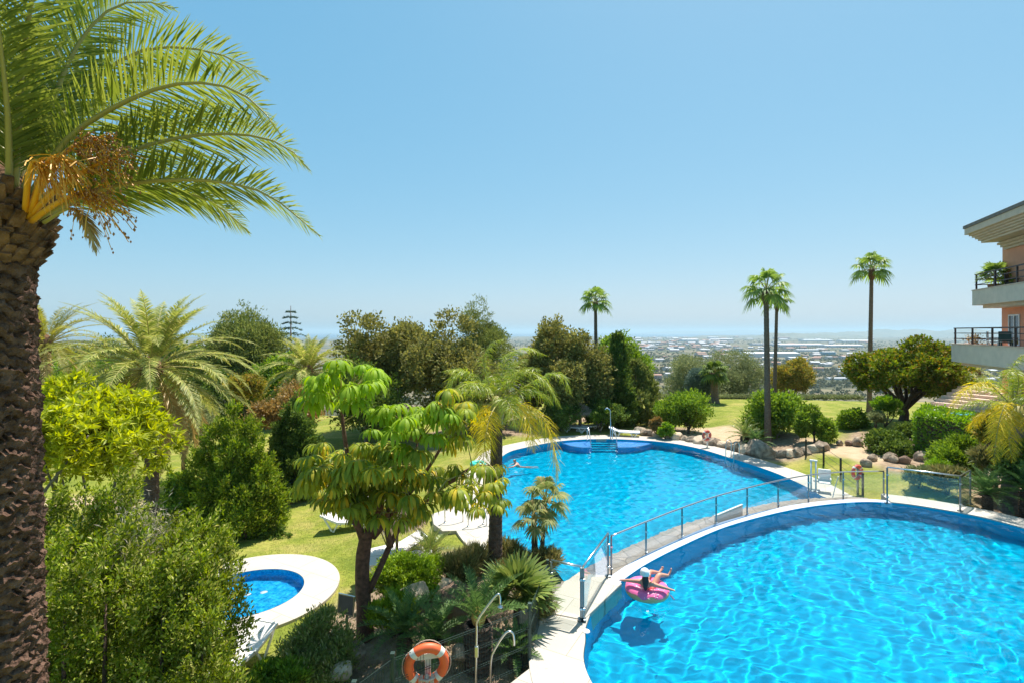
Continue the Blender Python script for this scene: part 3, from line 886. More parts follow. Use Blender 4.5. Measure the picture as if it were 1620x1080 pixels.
# lower pool
lp = thing('swimming_pool', 'lower pool with wide pale rim, steps and shallow shelves at its far end', 'swimming pool')
basin(low, -.5, -1.95, 'poolblue', lp)
water(low, -.62, .05, 8, (7, 40), .0033, 2.5)
s0 = int(np.argmin(np.linalg.norm(low - U(1310, 792, -.5)[:2], axis=1))); s1 = int(np.argmin(np.linalg.norm(low - U(880, 908, -.6)[:2], axis=1)))
rest = [(s0 + k) % len(low) for k in range((s1 - s0) % len(low) + 1)]
mb = MB(); strip(mb, offset(low, .012)[rest], offset(low, 1.3)[rest], -1.2, -.5); mb.build('paved_rim', 'deck', lp, .012)
mb = MB(); mb.prism([U(x, y, -.49)[:2] for x, y in ((683, 812), (686, 828), (700, 839), (735, 838), (752, 850), (790, 835), (776, 806), (770, 786), (735, 796))], -1.1, -.492); mb.build('entry_slab', 'deck', lp, .012)
mb = MB(); mb.prism([U(x, y, -.49)[:2] for x, y in ((943, 693.5), (945, 689), (963, 686.4), (985, 688), (987, 693))], -1.1, -.494); mb.build('shower_slab', 'deck', lp, .012)
# shelves and steps at the far end
for x0, x1 in ((888, 936), (978, 1034)):
    top = np.array([U(x, 697.5, -.7)[:2] for x in np.linspace(x0, x1, 14)]); u = np.linspace(0, 1, 14)
    yy = 711 - 8 * (u ** 3 if x0 > 950 else (1 - u) ** 3)
    fr = np.array([U(x, y, -.78)[:2] for x, y in zip(np.linspace(x0, x1, 14), yy)])
    bk = top + np.array([0, 1.6])
    mb = MB(); mb.prism(list(map(tuple, fr)) + list(map(tuple, bk[::-1])), -1.95, -.72); o = mb.build('shelf', 'shelfblue', lp); o.cycles.is_caustics_receiver = True
    mb = MB(); strip(mb, offset(fr, .03, False), offset(fr, -.07, False), -.76, -.70); o2 = mb.build('shelf_edge', 'lip', o)
for k in range(5):
    y0 = 33.1 - k * .42
    o = MB().box((5.95, y0 + .2, -1.35 - k * .11), (1.9 + .1 * k, .42, 1.15 - k * .2)).build('step', 'poolblue', lp); o.cycles.is_caustics_receiver = True
    MB().box((5.95, y0 - .02, -.765 - k * .215), (1.9 + .1 * k, .06, .03)).build('nosing', 'lip', o)
# wading pool
kp = thing('wading_pool', 'small round wading pool with a broad white rim on the lawn', 'swimming pool')
basin(kid, KZ + .03, KZ - .55, 'kidblue', kp)
water(kid, KZ - .05, .05, 21, (9, 30), .0032)
mb = MB(); strip(mb, offset(kid, .012), kid_out, KZ - .4, KZ + .035, True); mb.build('rim', 'deck', kp, .012)
for q in (U(386, 957.5, KZ - .5), U(412, 953, KZ - .5)):
    MB().lathe([(0, .0), (.1, .0), (.12, -.03)], 20, (q[0] + .0, q[1] + .2, KZ - .52)).build('floor_inlet', 'white', kp).cycles.is_caustics_receiver = True
MB().lathe([(0, .0), (.07, -.005), (.08, -.02)], 20, (1.58, 10.9, .06)).build('skimmer_lid', 'white', pool)
# ------------------------------------------------------------------ big date palm beside the camera
def big_palm():
    g = np.random.default_rng(41)
    gz = float(ground(-4.95, 5))
    root = thing('date_palm', 'tall date palm at the left edge with thick ringed trunk and orange fruit stalks', 'palm tree', (-4.95, 5, gz))
    o = np.array([-4.95, 5, gz]); H = 7.2 - gz
    # trunk: stacked flaky leaf scars
    rows, seg = 300, 84; v = []
    a = np.linspace(0, 2 * PI, seg, endpoint=False)
    nph = 64; spacing = H / nph
    tilt = .02 * np.sin(a * 2)
    for i in range(rows + 1):
        u = i / rows; z = u * H
        r0 = .365 - .055 * u
        s = ((z + .03 * np.sin(a * 3 + 1.2 + z * .8) + .024 * np.sin(a * 7 + z * 2.1) + .03 * math.sin(z * 4.3) + .02 * np.sin(a * 13 - z * 5)) / spacing)
        fr = s - np.floor(s); idx = np.floor(s).astype(int)
        chunk = np.sin(idx * 12.9898 + np.floor(a / (2 * PI) * 15 + idx * .37) * 78.233) * 43758.5453; chunk = chunk - np.floor(chunk)
        r = r0 + (.034 * fr ** 1.6) * (.35 + chunk * 1.15) + .012 * np.sin(a * 4 + z * 3.7) * np.sin(z * 6.1 + a) + g.normal(0, .006, seg) - .03 * (fr < .14)
        v += np.stack([np.cos(a) * r - .13 * u ** 1.2, np.sin(a) * r, np.full(seg, z) + g.normal(0, .008, seg) - (fr > .8) * chunk * .022], 1).tolist()
    f = [(i * seg + j, i * seg + (j + 1) % seg, (i + 1) * seg + (j + 1) % seg, (i + 1) * seg + j) for i in range(rows) for j in range(seg)]
    mb = MB(); mb.add(v, f); mb.build('trunk', 'palmbark', root)
    c = np.array([-.14, 0, H - .02])                       # crown foot
    mb = MB(); mb.lathe([(.28, -.2), (.33, -.1), (.37, 0.02), (.38, .25), (.34, .5), (.24, .75), (.1, .9)], 40, c)
    mb.build('crown_base', 'boot', root)
    mb = MB()
    for k in range(150):                             # cut leaf stubs
        az = k * 2.39996; t = k / 150; z = -.14 + .68 * t; r = .34 + .14 * math.sin(min(1, t * 1.3) * PI * .5)
        d = Vector((math.cos(az), math.sin(az), .75 + .5 * t)).normalized(); p = Vector(c) + Vector((math.cos(az) * r * .84, math.sin(az) * r * .84, z))
        l = random.uniform(.10, .2); wd = random.uniform(.10, .17); sdv = Vector((-math.sin(az), math.cos(az), 0)); th_ = Vector((math.cos(az), math.sin(az), -.6)).normalized() * .035
        q = p + d * l; w2 = wd * random.uniform(.45, .8)
        vv = [p - sdv * wd / 2 - th_, p + sdv * wd / 2 - th_, p + sdv * wd / 2 + th_, p - sdv * wd / 2 + th_, q - sdv * w2 / 2 - th_ * .6, q + sdv * w2 / 2 - th_ * .6, q + sdv * w2 / 2 + th_ * .4, q - sdv * w2 / 2 + th_ * .4]
        mb.add(vv, [(0, 1, 2, 3), (7, 6, 5, 4), (0, 4, 5, 1), (1, 5, 6, 2), (2, 6, 7, 3), (3, 7, 4, 0)])
    mb.build('leaf_stubs', 'boot', root)
    # fronds traced in space: (photo pixel, depth) per joint
    F_ = [([(38, 330, 5.0), (109, 218, 4.95), (233, 146, 4.8), (330, 132, 4.65), (400, 160, 4.55), (445, 215, 4.45)], .50),
          ([(42, 335, 5.0), (100, 292, 5.0), (183, 249, 4.95), (272, 220, 4.9), (369, 212, 4.85), (447, 229, 4.8), (490, 270, 4.75)], .48),
          ([(48, 352, 5.0), (90, 328, 5.0), (155, 301, 4.9), (249, 286, 4.8), (350, 288, 4.7), (428, 311, 4.65), (506, 374, 4.6)], .46),
          ([(50, 350, 5.1), (130, 315, 5.3), (233, 297, 5.5), (310, 310, 5.65), (355, 333, 5.75), (394, 369, 5.8)], .45),
          ([(35, 325, 5.1), (66, 220, 5.2), (148, 128, 5.4), (233, 78, 5.6), (340, 84, 5.8), (424, 126, 5.9)], .52),
          ([(30, 325, 5.0), (58, 241, 5.0), (109, 97, 5.05), (163, 23, 5.15), (218, 2, 5.2), (276, 14, 5.3)], .5),
          ([(22, 325, 4.9), (33, 136, 4.7), (50, 0, 4.5), (75, -120, 4.4), (120, -200, 4.3)], .42),
          ([(15, 325, 4.9), (12, 180, 4.6), (-5, 20, 4.3), (-20, -120, 4.0)], .45),
          ([(30, 325, 5.1), (60, 200, 5.5), (100, 60, 5.9), (150, -40, 6.3), (230, -90, 6.7)], .5),
          ([(8, 325, 5.2), (0, 200, 5.6), (-30, 60, 6.0), (-80, -40, 6.4)], .5),
          ([(60, 340, 5.2), (150, 262, 5.7), (240, 205, 6.2), (330, 190, 6.6), (420, 205, 6.9)], .46),
          ([(40, 330, 5.2), (90, 240, 5.9), (150, 165, 6.5), (230, 125, 7.0), (310, 130, 7.3)], .5)]
    for k, (pp, ll) in enumerate(F_):
        P = curve([V(*p) - o for p in pp], 36)
        m = 'palm' if k not in (6, 8) else 'palm'
        frond('frond', P, m, root, nl=128, ll=ll * 1.08, lw=.022, g=g, start=.15 if k != 6 else .1, ang=46, vee=8, droop=.10, roll=38 if k < 6 or k > 9 else 0, pet=.034, tw=.25, ragged=.09)
    for k in range(12):                              # the side away from the picture
        az = math.radians(105 + k * 17 + g.uniform(-6, 6)); L = g.uniform(3.0, 3.5); P = palm_path(L, g.uniform(25, 75), g.uniform(60, 85), az) + c + np.array([math.cos(az) * .2, math.sin(az) * .2, .4])
        frond('frond', P, 'palm', root, nl=80, ll=.48, lw=.028, g=g, start=.15, ang=46, vee=24, droop=.1, pet=.034)
    # dry tip hanging below the crown
    P = curve([V(*p) - o for p in ((70, 352, 4.85), (110, 330, 4.7), (132, 345, 4.62), (145, 372, 4.6), (152, 402, 4.6))], 30)
    frond('frond', P, 'palm_dead', root, nl=44, ll=.2, lw=.022, g=g, start=.35, ang=24, vee=10, droop=.2, pet=.02)['label'] = 'short dry yellow frond hanging down'
    # fruit stalks
    def bunch(path, nst, ln, sp, fruit=True, mat='fruitstalk'):
        P = curve([V(*p) - o for p in path], 14)
        mb = MB(); mb.tube(P, np.linspace(.028, .012, 14), 7); fs = mb.build('fruit_stalk', mat, root)
        A = []; bead = MB()
        for q in range(nst):
            b = P[int(g.uniform(7.5, 13.99))]; d = nrm((P[-1] - P[-4]) * 1. / np.linalg.norm(P[-1] - P[-4]) + g.normal(size=3) * sp)
            l = ln * g.uniform(.55, 1.15); u = np.linspace(0, 1, 7)[:, None]
            c_ = b + d * l * u - np.array([0, 0, 1.]) * l * .55 * u ** 2 + np.cumsum(g.normal(0, .006, (7, 3)), 0)
            s_ = nrm(np.cross(np.gradient(c_, axis=0), g.normal(size=3))) * .0042
            A.append(np.stack([c_ - s_, c_ + s_], 1))
            if fruit:
                for _ in range(4):
                    w_ = c_[int(g.uniform(2.5, 6.99))] + g.normal(0, .012, 3); r_ = g.uniform(.008, .014)
                    vv = [w_ + np.array(e) * r_ for e in ((1, 0, 0), (-1, 0, 0), (0, 1, 0), (0, -1, 0), (0, 0, 1.4), (0, 0, -1.4))]
                    bead.add(vv, [(0, 2, 4), (2, 1, 4), (1, 3, 4), (3, 0, 4), (2, 0, 5), (1, 2, 5), (3, 1, 5), (0, 3, 5)], True)
        strips('strands', np.array(A), 'fruitstalk', fs)
        if fruit: bead.build('date_clusters', 'fruitdark', fs)['kind'] = 'stuff'
    bunch([(45, 340, 4.9), (80, 270, 4.75), (115, 232, 4.65), (150, 222, 4.6)], 70, .28, .42)
    bunch([(45, 345, 4.9), (90, 300, 4.7), (150, 262, 4.6), (185, 250, 4.55)], 60, .32, .5)
    bunch([(50, 350, 4.9), (85, 325, 4.7), (120, 308, 4.6), (150, 308, 4.55)], 75, .34, .55)
    bunch([(40, 335, 4.85), (45, 280, 4.6), (55, 255, 4.5), (68, 262, 4.45)], 90, .3, .35, False)
    bunch([(50, 335, 4.85), (70, 270, 4.6), (85, 248, 4.5), (100, 255, 4.45)], 90, .34, .35, False)


big_palm()


def date_palm(label, px, py, Y, L, n, r, mat, seed, name='date_palm', group=None, emin=-45, emax=84, ll=.4, trunk_amp=.1, dead=0, base=None, nl=62, droop=75, lw=.035):
    g = np.random.default_rng(seed)
    c = V(px, py, Y); gz = float(ground(c[0], c[1]))
    root = thing(name, label, 'palm tree', (c[0], c[1], gz), 0, group); h = c[2] - gz
    mb = MB(); ringed_trunk(mb, (0, 0, -.2), (0, 0, h), r * 1.05, r * .9, int(h / .13), 22, trunk_amp, g, .06, .035); mb.build('trunk', 'palmbark2', root)
    mb = MB(); mb.lathe([(r * .9, -.5), (r * 1.5, -.15), (r * 1.6, .2), (r * .9, .6), (.02, .8)], 20, (0, 0, h)); mb.build('crown_base', 'boot', root)
    var = []
    nv = 10
    for k in range(nv):
        e = emin + (emax - emin) * (k + .5) / nv
        P = palm_path(L * (1 - .25 * max(0, e - 50) / 40) * g.uniform(.9, 1.05), e, droop * (1.05 - .35 * (e > 60)) * (.6 if e < -10 else 1), 0.) + np.array([r * .6, 0, .15])
        m = 'palm_dead' if k < dead else mat
        o = frond('frond', P, m, root, nl=nl, ll=ll, lw=lw, g=g, start=.16, ang=48, vee=22, droop=.3, pet=.03)
        o.location = (0, 0, h); var.append(o)
    used = [0] * nv
    for q in range(n):
        k = min(nv - 1, int((q + .5) / n * nv)); az = q * 2.39996 + g.uniform(-.25, .25)
        o = var[k] if not used[k] else copy_tree(var[k], root); used[k] = 1
        o.rotation_euler = (g.uniform(-.08, .08), g.uniform(-.1, .1), az)
    return root


date_palm('full grey-green date palm with a slim brown trunk standing on the left lawn', 240, 588, 22.3, 4.7, 84, .27, 'palm_gray', 51, dead=2, ll=.5, nl=95, emin=-62, lw=.045)
date_palm('grey-green date palm in front of the dark trees, its trunk hidden', 487, 590, 34, 3.5, 64, .22, 'palm_gray', 52, ll=.42, emin=-40, lw=.05)
date_palm('yellowish date palm half hidden behind the thick ringed trunk', 72, 548, 31, 4.2, 60, .25, 'palm_y', 53, ll=.45, dead=1)
date_palm('short pale date palm beside the pink building', 1545, 592, 46, 2.2, 26, .2, 'palm_gray', 54, ll=.3, nl=40)

# ------------------------------------------------------------------ queen palms
def queen_palm(label, trunk, crown, Y, L, n, r, seed, mats=('queen', 'queen_y'), yfrac=.3, extra=(), bark='palmbark2', ll=.5):
    g = np.random.default_rng(seed)
    c = V(*crown, Y); b = V(*trunk, Y); gz = float(ground(b[0], b[1]))
    root = thing('queen_palm', label, 'palm tree', (b[0], b[1], gz)); o = np.array([b[0], b[1], gz]); cc = c - o
    mb = MB(); ringed_trunk(mb, (0, 0, -.2), cc - np.array([0, 0, .3]), r, r * .8, int((cc[2]) / .16), 22, .05, g, .05, .015); mb.build('trunk', bark, root)
    mb = MB(); mb.tube([cc - np.array([0, 0, .55]), cc - np.array([0, 0, .2]), cc + np.array([0, 0, .25])], [r * .85, r * 1.0, r * .4], 14); mb.build('crownshaft', 'petiole', root)
    for k in range(n):
        e = 82 - 95 * (k + .3) / n + g.uniform(-6, 6); az = k * 2.39996 + .8
        P = palm_path(L * g.uniform(.85, 1.08), e, g.uniform(85, 120) * (.8 if e > 50 else 1), az) + cc
        m = mats[1] if k > n * (1 - yfrac) else mats[0]
        frond('frond', P, m, root, nl=105, ll=ll, lw=.02, g=g, start=.2, ang=58, vee=8, droop=.55, pet=.022, ragged=.55, tw=.6)
    for pp, m in extra:
        P = curve([V(*p) - o for p in pp], 30)
        frond('frond', P, m, root, nl=115, ll=ll, lw=.02, g=g, start=.2, ang=58, vee=8, droop=.55, pet=.022, ragged=.5, tw=.6)
    return root


queen_palm('yellow-green queen palm with plumed drooping fronds rising out of the rockery', (783, 900), (786, 640), 14.4, 2.0, 13, .2, 61, yfrac=.2, bark='bark', ll=.46,
           extra=[([(790, 640, 14.3), (820, 590, 14.1), (860, 600, 13.9), (888, 645, 13.8)], 'queen'), ([(790, 645, 14.2), (830, 640, 13.9), (865, 670, 13.7), (880, 735, 13.6), (880, 765, 13.6)], 'queen_y'),
                  ([(788, 645, 14.2), (815, 640, 13.7), (838, 670, 13.4), (845, 715, 13.3)], 'queen_y'), ([(792, 640, 14.3), (840, 605, 14.6), (885, 590, 14.8), (905, 625, 14.9)], 'queen'),
                  ([(785, 640, 14.5), (765, 575, 14.6), (775, 545, 14.6), (800, 535, 14.5)], 'queen'), ([(785, 640, 14.5), (740, 590, 14.3), (715, 600, 14.2), (705, 640, 14.2)], 'queen'),
                  ([(788, 640, 14.5), (800, 570, 15.0), (830, 550, 15.4), (865, 562, 15.6)], 'queen')])
queen_palm('queen palm with a thick grey trunk at the right edge beside the building', (1592, 775), (1612, 652), 19.3, 2.3, 14, .27, 62, yfrac=.5, bark='graybark', ll=.46,
           extra=[([(1600, 640, 19.1), (1560, 605, 19), (1525, 620, 18.9), (1498, 658, 18.9)], 'queen_y'), ([(1605, 640, 19), (1590, 640, 18.5), (1578, 680, 18.3), (1572, 735, 18.2)], 'queen_y'),
                  ([(1605, 640, 19.3), (1600, 585, 19.3), (1620, 560, 19.2), (1650, 560, 19.1)], 'queen'), ([(1605, 640, 19.3), (1612, 600, 18.9), (1600, 585, 18.5), (1580, 610, 18.3)], 'queen'), ([(1607, 640, 19.3), (1600, 655, 18.9), (1596, 690, 18.7), (1602, 730, 18.6)], 'queen_y')])

# ------------------------------------------------------------------ washingtonia palms
def fan_palm(label, crown, base, Y, r, tr, seed, n=19, group=None, mat='fan', name='fan_palm', nseg=16, lean=None, bark='palmbark2', skirt=True, em=-38, st=.56, dr=.5):
    g = np.random.default_rng(seed); c = V(*crown, Y); bx = (base - CX) / F * Y if base is not None else c[0]; gz = float(ground(bx, Y))
    root = thing(name, label, 'palm tree', (bx, Y, gz), 0, group); cc = c - np.array([bx, Y, gz])
    mb = MB(); ringed_trunk(mb, (0, 0, -.2), cc, tr * 1.15, tr * .8, max(6, int(cc[2] / .2)), 16, .05, g, tr * .6, .02); mb.build('trunk', bark, root)
    fan_crown(root, cc, r, n, mat, g, st, em, 85, 'crown', dr, nseg)
    if skirt:
        sk_ = MB(); sk_.lathe([(tr * .8, -r * .55), (tr * 1.5, -r * .3), (tr * 1.3, 0), (.02, .12)], 14, cc); sk_.build('leaf_bases', 'barkred', root)
    return root


fan_palm('slender fan palm with a lone dark crown above the dark cypress', (942, 478), 944, 41, 1.5, .15, 71)
fan_palm('taller of the twin fan palms rising above the poolside bush', (1212, 460), 1215, 31, 1.6, .165, 72)
fan_palm('shorter thinner fan palm of the pair, its small crown under the other', (1229, 478), 1224, 36, 1.2, .12, 73, n=15)
fan_palm('tallest fan palm standing behind the broad round tree', (1379, 426), 1375, 41, 1.7, .16, 74)
fan_palm('slim-stemmed grey fan palm at the near edge of the lower pool', (863, 792), 855, 15.3, .85, .06, 75, n=17, mat='fan_gray', nseg=18, bark='bark', skirt=False)
fan_palm('shorter shaggy fan palm with a dark fibrous stem beside the lower pool', (845, 820), 847, 14.7, .7, .085, 76, n=15, mat='fan_gray', nseg=18, bark='bark', skirt=False)
fan_palm('squat green fan palm with stiff leaves growing among the boulders by the fence', (818, 945), 820, 11.3, 1.0, .09, 77, n=17, mat='cycad_y', nseg=20, bark='bark', skirt=False, em=5, st=.4, dr=.06)
fan_palm('dark tufted palm with a short thick trunk on the far lawn', (1130, 590), 1130, 47, 1.5, .33, 78, n=26, mat='dark', nseg=14)

# ------------------------------------------------------------------ cycads
def cycad(label, px, py, Y, L, n, seed, mat='cycad', trunk=.3, cone=False, group=None, emin=0, ll=.15, tr=.16):
    g = np.random.default_rng(seed); c = V(px, py, Y); gz = float(ground(c[0], c[1]))
    root = thing('cycad', label, 'cycad', (c[0], c[1], gz), 0, group); h = max(.2, c[2] - gz)
    mb = MB(); ringed_trunk(mb, (0, 0, -.1), (0, 0, h), tr, tr * .95, max(3, int(h / .07)), 18, .22, g, 0, .06); mb.build('trunk', 'bark', root)
    if cone: MB().lathe([(.0, -.05), (.12, .0), (.15, .12), (.12, .24), (.05, .32), (0, .34)], 16, (0, 0, h)).build('cone', 'cone', root)
    for k in range(n):
        e = emin + (82 - emin) * ((k + .5) / n) ** .9 + g.uniform(-6, 6); az = k * 2.39996
        P = palm_path(L * g.uniform(.85, 1.1), e, g.uniform(35, 60), az, 10) + np.array([0, 0, h + .03])
        frond('frond', P, mat, root, nl=46, ll=ll, lw=.018, g=g, start=.14, ang=60, vee=30, droop=.05, pet=.014, ragged=.04, petm='petiole' if mat != 'cycad' else mat)
    return root


cycad('tall cycad with an orange cone and open fronds standing at the mesh fence', 757, 985, 10.2, 1.2, 17, 81, 'cycad', cone=True, emin=30, ll=.17, tr=.27)
cycad('dense dark cycad at the foot of the umbrella tree', 640, 1000, 10.9, 1.15, 26, 82, 'cycad', emin=-8)
cycad('dark cycad growing low behind the orange life ring', 690, 1010, 10.6, 1.0, 20, 83, 'cycad', emin=-8)
cycad('light green cycad between the sun lounger and the clipped ground cover', 680, 885, 15.6, 1.0, 26, 84, 'cycad_y', emin=5)
cycad('young cycad on the boulders beside the bare sandy patch', 1178, 690, 30.5, 1.25, 30, 85, 'cycad_y', emin=0, tr=.25)
cycad('dark cycad at the foot of the twin fan palms', 1196, 700, 29.8, 1.1, 26, 86, 'cycad', emin=0)
cycad('big dark cycad beside the paved rim at the end of the glass screen', 1562, 782, 19.0, 1.3, 40, 87, 'cycad', emin=-5, ll=.18)
cycad('dark cycad at the right edge of the picture under the thick grey trunk', 1622, 775, 18.6, 1.35, 40, 88, 'cycad', emin=-5, ll=.18)
cycad('low cycad with narrow fronds at the metal fence below the fan palm', 815, 1035, 10.3, .7, 20, 89, 'cycad', emin=0, ll=.12)

# ------------------------------------------------------------------ umbrella tree
def umbrella_tree():
    g = np.random.default_rng(91); Y0 = 12.0
    b = G(577, 1012); o = np.array([b[0], Y0, float(ground(b[0], Y0))])
    root = thing('umbrella_tree', 'umbrella tree with drooping hand-shaped leaves, bright green on top and olive below', 'tree', o)
    W = lambda px, py, Y=Y0: V(px, py, Y) - o
    mb = MB()
    mb.tube(curve([(0, 0, -.2), W(576, 960), W(573, 900), W(577, 858), W(583, 838)], 12), [.23, .2, .185, .175, .17, .165, .165, .16, .16, .15, .14, .11], 14, wob=.05)
    anchors = []
    for pts, r0 in (([(577, 862), (563, 815), (560, 780), (545, 690), (540, 640)], .1), ([(580, 855), (600, 810), (606, 760), (625, 700), (640, 690)], .1), ([(583, 935), (600, 900), (628, 840), (660, 805), (700, 770), (735, 752)], .085),
                    ([(618, 865), (612, 820), (625, 780), (650, 740), (660, 700)], .07), ([(579, 858), (540, 790), (515, 740), (500, 715)], .06), ([(590, 850), (640, 790), (690, 720), (718, 662)], .07),
                    ([(700, 770), (745, 740), (775, 735)], .05), ([(606, 760), (590, 740), (580, 720)], .05)):
        dy = g.uniform(-.5, .5); P = curve([W(p[0], p[1], Y0 + dy * (k / len(pts))) for k, p in enumerate(pts)], 14)
        mb.tube(P, np.linspace(r0, r0 * .3, 14), 9, wob=.06); anchors += list(P[4:])
    anchors = np.array(anchors)
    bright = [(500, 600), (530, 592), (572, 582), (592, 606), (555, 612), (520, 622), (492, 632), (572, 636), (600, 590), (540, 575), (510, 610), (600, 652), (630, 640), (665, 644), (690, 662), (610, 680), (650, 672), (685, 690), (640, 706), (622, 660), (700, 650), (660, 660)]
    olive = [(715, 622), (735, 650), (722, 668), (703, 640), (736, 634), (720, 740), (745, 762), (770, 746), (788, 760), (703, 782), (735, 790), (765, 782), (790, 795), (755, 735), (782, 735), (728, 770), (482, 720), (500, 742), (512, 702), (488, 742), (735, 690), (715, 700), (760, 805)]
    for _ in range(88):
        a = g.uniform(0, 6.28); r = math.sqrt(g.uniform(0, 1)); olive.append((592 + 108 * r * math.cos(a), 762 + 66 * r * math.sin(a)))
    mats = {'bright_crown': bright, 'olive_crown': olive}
    for nm, pts in mats.items():
        A = []; st = MB()
        for px, py in pts:
            Yd = Y0 + (g.uniform(-1.1, 1.1) if nm[0] == 'o' else -.75 + g.uniform(-.5, .5))
            for rep in range(3 if nm[0] == 'b' else 2):
                h = W(px + g.uniform(-6, 6) * rep * 2, py + g.uniform(-6, 6) - 8 * 0, Yd + rep * g.uniform(-.5, .5))
                j = int(np.argmin(np.linalg.norm(anchors - h - np.array([0, 0, -.25]), axis=1)))
                st.tube([anchors[j], anchors[j] * .4 + h * .6 + np.array([0, 0, .1]), h], [.016, .011, .008], 5, cap=False)
                nl = int(g.integers(13, 19)); s = g.uniform(.8, 1.2); a0 = g.uniform(0, 6); tx = g.normal(0, .22, 2)
                for q in range(nl):
                    a = a0 + 2 * PI * q / nl + g.normal(0, .1); l = .44 * s * g.uniform(.85, 1.1); nn = 6
                    d = np.array([math.cos(a), math.sin(a), 0]); side = np.array([-math.sin(a), math.cos(a), 0]); p = h.copy(); row = []
                    e0 = math.radians(g.uniform(0, 22)) + tx[0] * math.cos(a) + tx[1] * math.sin(a); e1 = math.radians(-g.uniform(72, 100))
                    for u, ww in zip(np.linspace(0, 1, nn), (.012, .028, .055, .076, .066, .012)):
                        e = e0 + (e1 - e0) * min(1, u * 1.25) ** .9
                        row.append(np.stack([p - side * ww * s / 2, p + side * ww * s / 2])); p = p + l / (nn - 1) * (d * math.cos(e) + np.array([0, 0, math.sin(e)]))
                    A.append(np.stack(row))
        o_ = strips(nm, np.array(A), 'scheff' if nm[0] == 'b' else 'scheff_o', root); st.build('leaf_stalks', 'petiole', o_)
    mb.build('trunk', 'barkred', root)


umbrella_tree()

# ------------------------------------------------------------------ foreground hedge and lime-leaved tree
def spray_mass(name, label, cat, cols, leaf, seed, n, per, L, W, spray=.3, lean=.35, base=None, stems=True, group=None):
    """cols: (x, y, rx, ry, ztop) upright plumes that merge into one shrub"""
    g = np.random.default_rng(seed); bx = np.mean([c[0] for c in cols]); by = np.mean([c[1] for c in cols]); gz = float(ground(bx, by))
    root = thing(name, label, cat, (bx, by, gz), 0, group); allQ = []; mb = MB()
    for x, y, rx, ry, zt in cols:
        H = zt - gz; k = int(n / len(cols)); h = g.uniform(0, 1, k) ** .9; a = g.uniform(0, 2 * PI, k)
        pr = np.clip(1 - h ** 3.2, .02, 1) ** .7 * (1 + .2 * np.sin(a * 4 + h * 7 + x * 5)) * g.uniform(.68, 1.06, k)
        c = np.stack([x - bx + np.cos(a) * rx * pr, y - by + np.sin(a) * ry * pr, h * H], 1); o = np.stack([np.cos(a), np.sin(a), 0 * a], 1)
        ax = nrm(o * lean + np.array([0, 0, 1.]) + g.normal(size=(k, 3)) * .22); ln = spray * g.uniform(.5, 1.4, (k, 1)); u = g.uniform(0, 1, (k * per, 1))
        P = np.repeat(c, per, 0) + np.repeat(ax * ln, per, 0) * u + g.normal(size=(k * per, 3)) * spray * .2 * (1.1 - u * .7)
        D = np.repeat(ax, per, 0) + rnd_dir(k * per, g) * .85
        allQ.append(leaf_quads(P, D, L, W, g))
        mb.tube([(x - bx, y - by, -.2), (x - bx, y - by, H * .4), (x - bx + .02, y - by, H * .85)], [rx * .1, rx * .07, .015], 7)
    quads('foliage', np.concatenate(allQ), leaf, root)
    if stems: mb.build('stems', 'bark', root)
    return root


hc = []
for px, ty, Y, rx in ((70, 815, 8.6, .75), (125, 806, 8.8, .6), (188, 786, 9.2, .55), (215, 850, 8.7, .6), (262, 835, 9.3, .5), (300, 848, 9.0, .42), (345, 868, 9.0, .48), (318, 905, 8.4, .5), (255, 900, 8.0, .6), (165, 880, 8.0, .7), (100, 900, 7.8, .7), (330, 985, 8.0, .42), (30, 900, 8.2, .7)):
    p = V(px, ty, Y); hc.append((p[0] - (.12 if px > 300 else 0), p[1], rx, rx * .95, p[2]))
spray_mass('juniper_hedge', 'large shaggy juniper hedge with brown-tipped sprays filling the lower left corner', 'hedge', hc, 'juniper', 101, 1050, 110, .085, .034, .5, .42)


dq = np.random.default_rng(12); hp_ = V(228, 850, 8.75); dn = 900; dP = hp_ + dq.normal(size=(dn, 3)) * (.2, .25, .3)
M['drytwig'] = leaf_mat('dry_twig', (.2, .17, .13), (.36, .31, .24), .15, .9, .1)
hd = bpy.data.objects['juniper_hedge']; quads('dry_twigs', leaf_quads(dP - np.array(hd.location), rnd_dir(dn, dq) + (0, 0, .8), .12, .012, dq), 'drytwig', hd)['label'] = 'grey dried-out patch of twigs'


def rosette_tree(name, label, cat, box, Y, leaf, n, per, L, W, seed, k=9, depth=None, base=None, tr=.1, cone=.75):
    g = np.random.default_rng(seed); x0, x1, t, b = box; c = V((x0 + x1) / 2, (t + b) / 2, Y); rx = (x1 - x0) / 2 * Y / F; rz = (b - t) / 2 * Y / F; ry = depth or rx
    bx, by = (c[0], c[1]) if base is None else base; gz = float(ground(bx, by)); root = thing(name, label, cat, (bx, by, gz)); off = c - np.array([bx, by, gz])
    C, r = lobes_for(rx, ry, rz, k, g, .5); i = g.integers(0, k, n); d = rnd_dir(n, g); d[:, 2] += .3; d = nrm(d)
    cc = C[i] + d * r[i] * g.uniform(.6, 1.05, (n, 1)); ax = nrm(d * .8 + np.array([0, 0, .7]) + g.normal(size=(n, 3)) * .25)
    P = np.repeat(cc, per, 0) + rnd_dir(n * per, g) * L * .06; D = nrm(np.repeat(ax, per, 0) * cone + rnd_dir(n * per, g))
    quads('crown', leaf_quads(P, D, L, W, g, .35) + off, leaf, root)
    limb_mesh((0, 0, -.1), [C[q] * .9 + off for q in range(min(7, k))], tr, g, .35).build('trunk', 'graybark', root)
    return root


rosette_tree('pittosporum_tree', 'lime-green leafy tree with whorled leaves beside the thick ringed trunk', 'tree', (10, 262, 590, 815), 11, 'lime', 1250, 14, .2, .05, 111, 15, 1.3, (-10.0, 11.2))

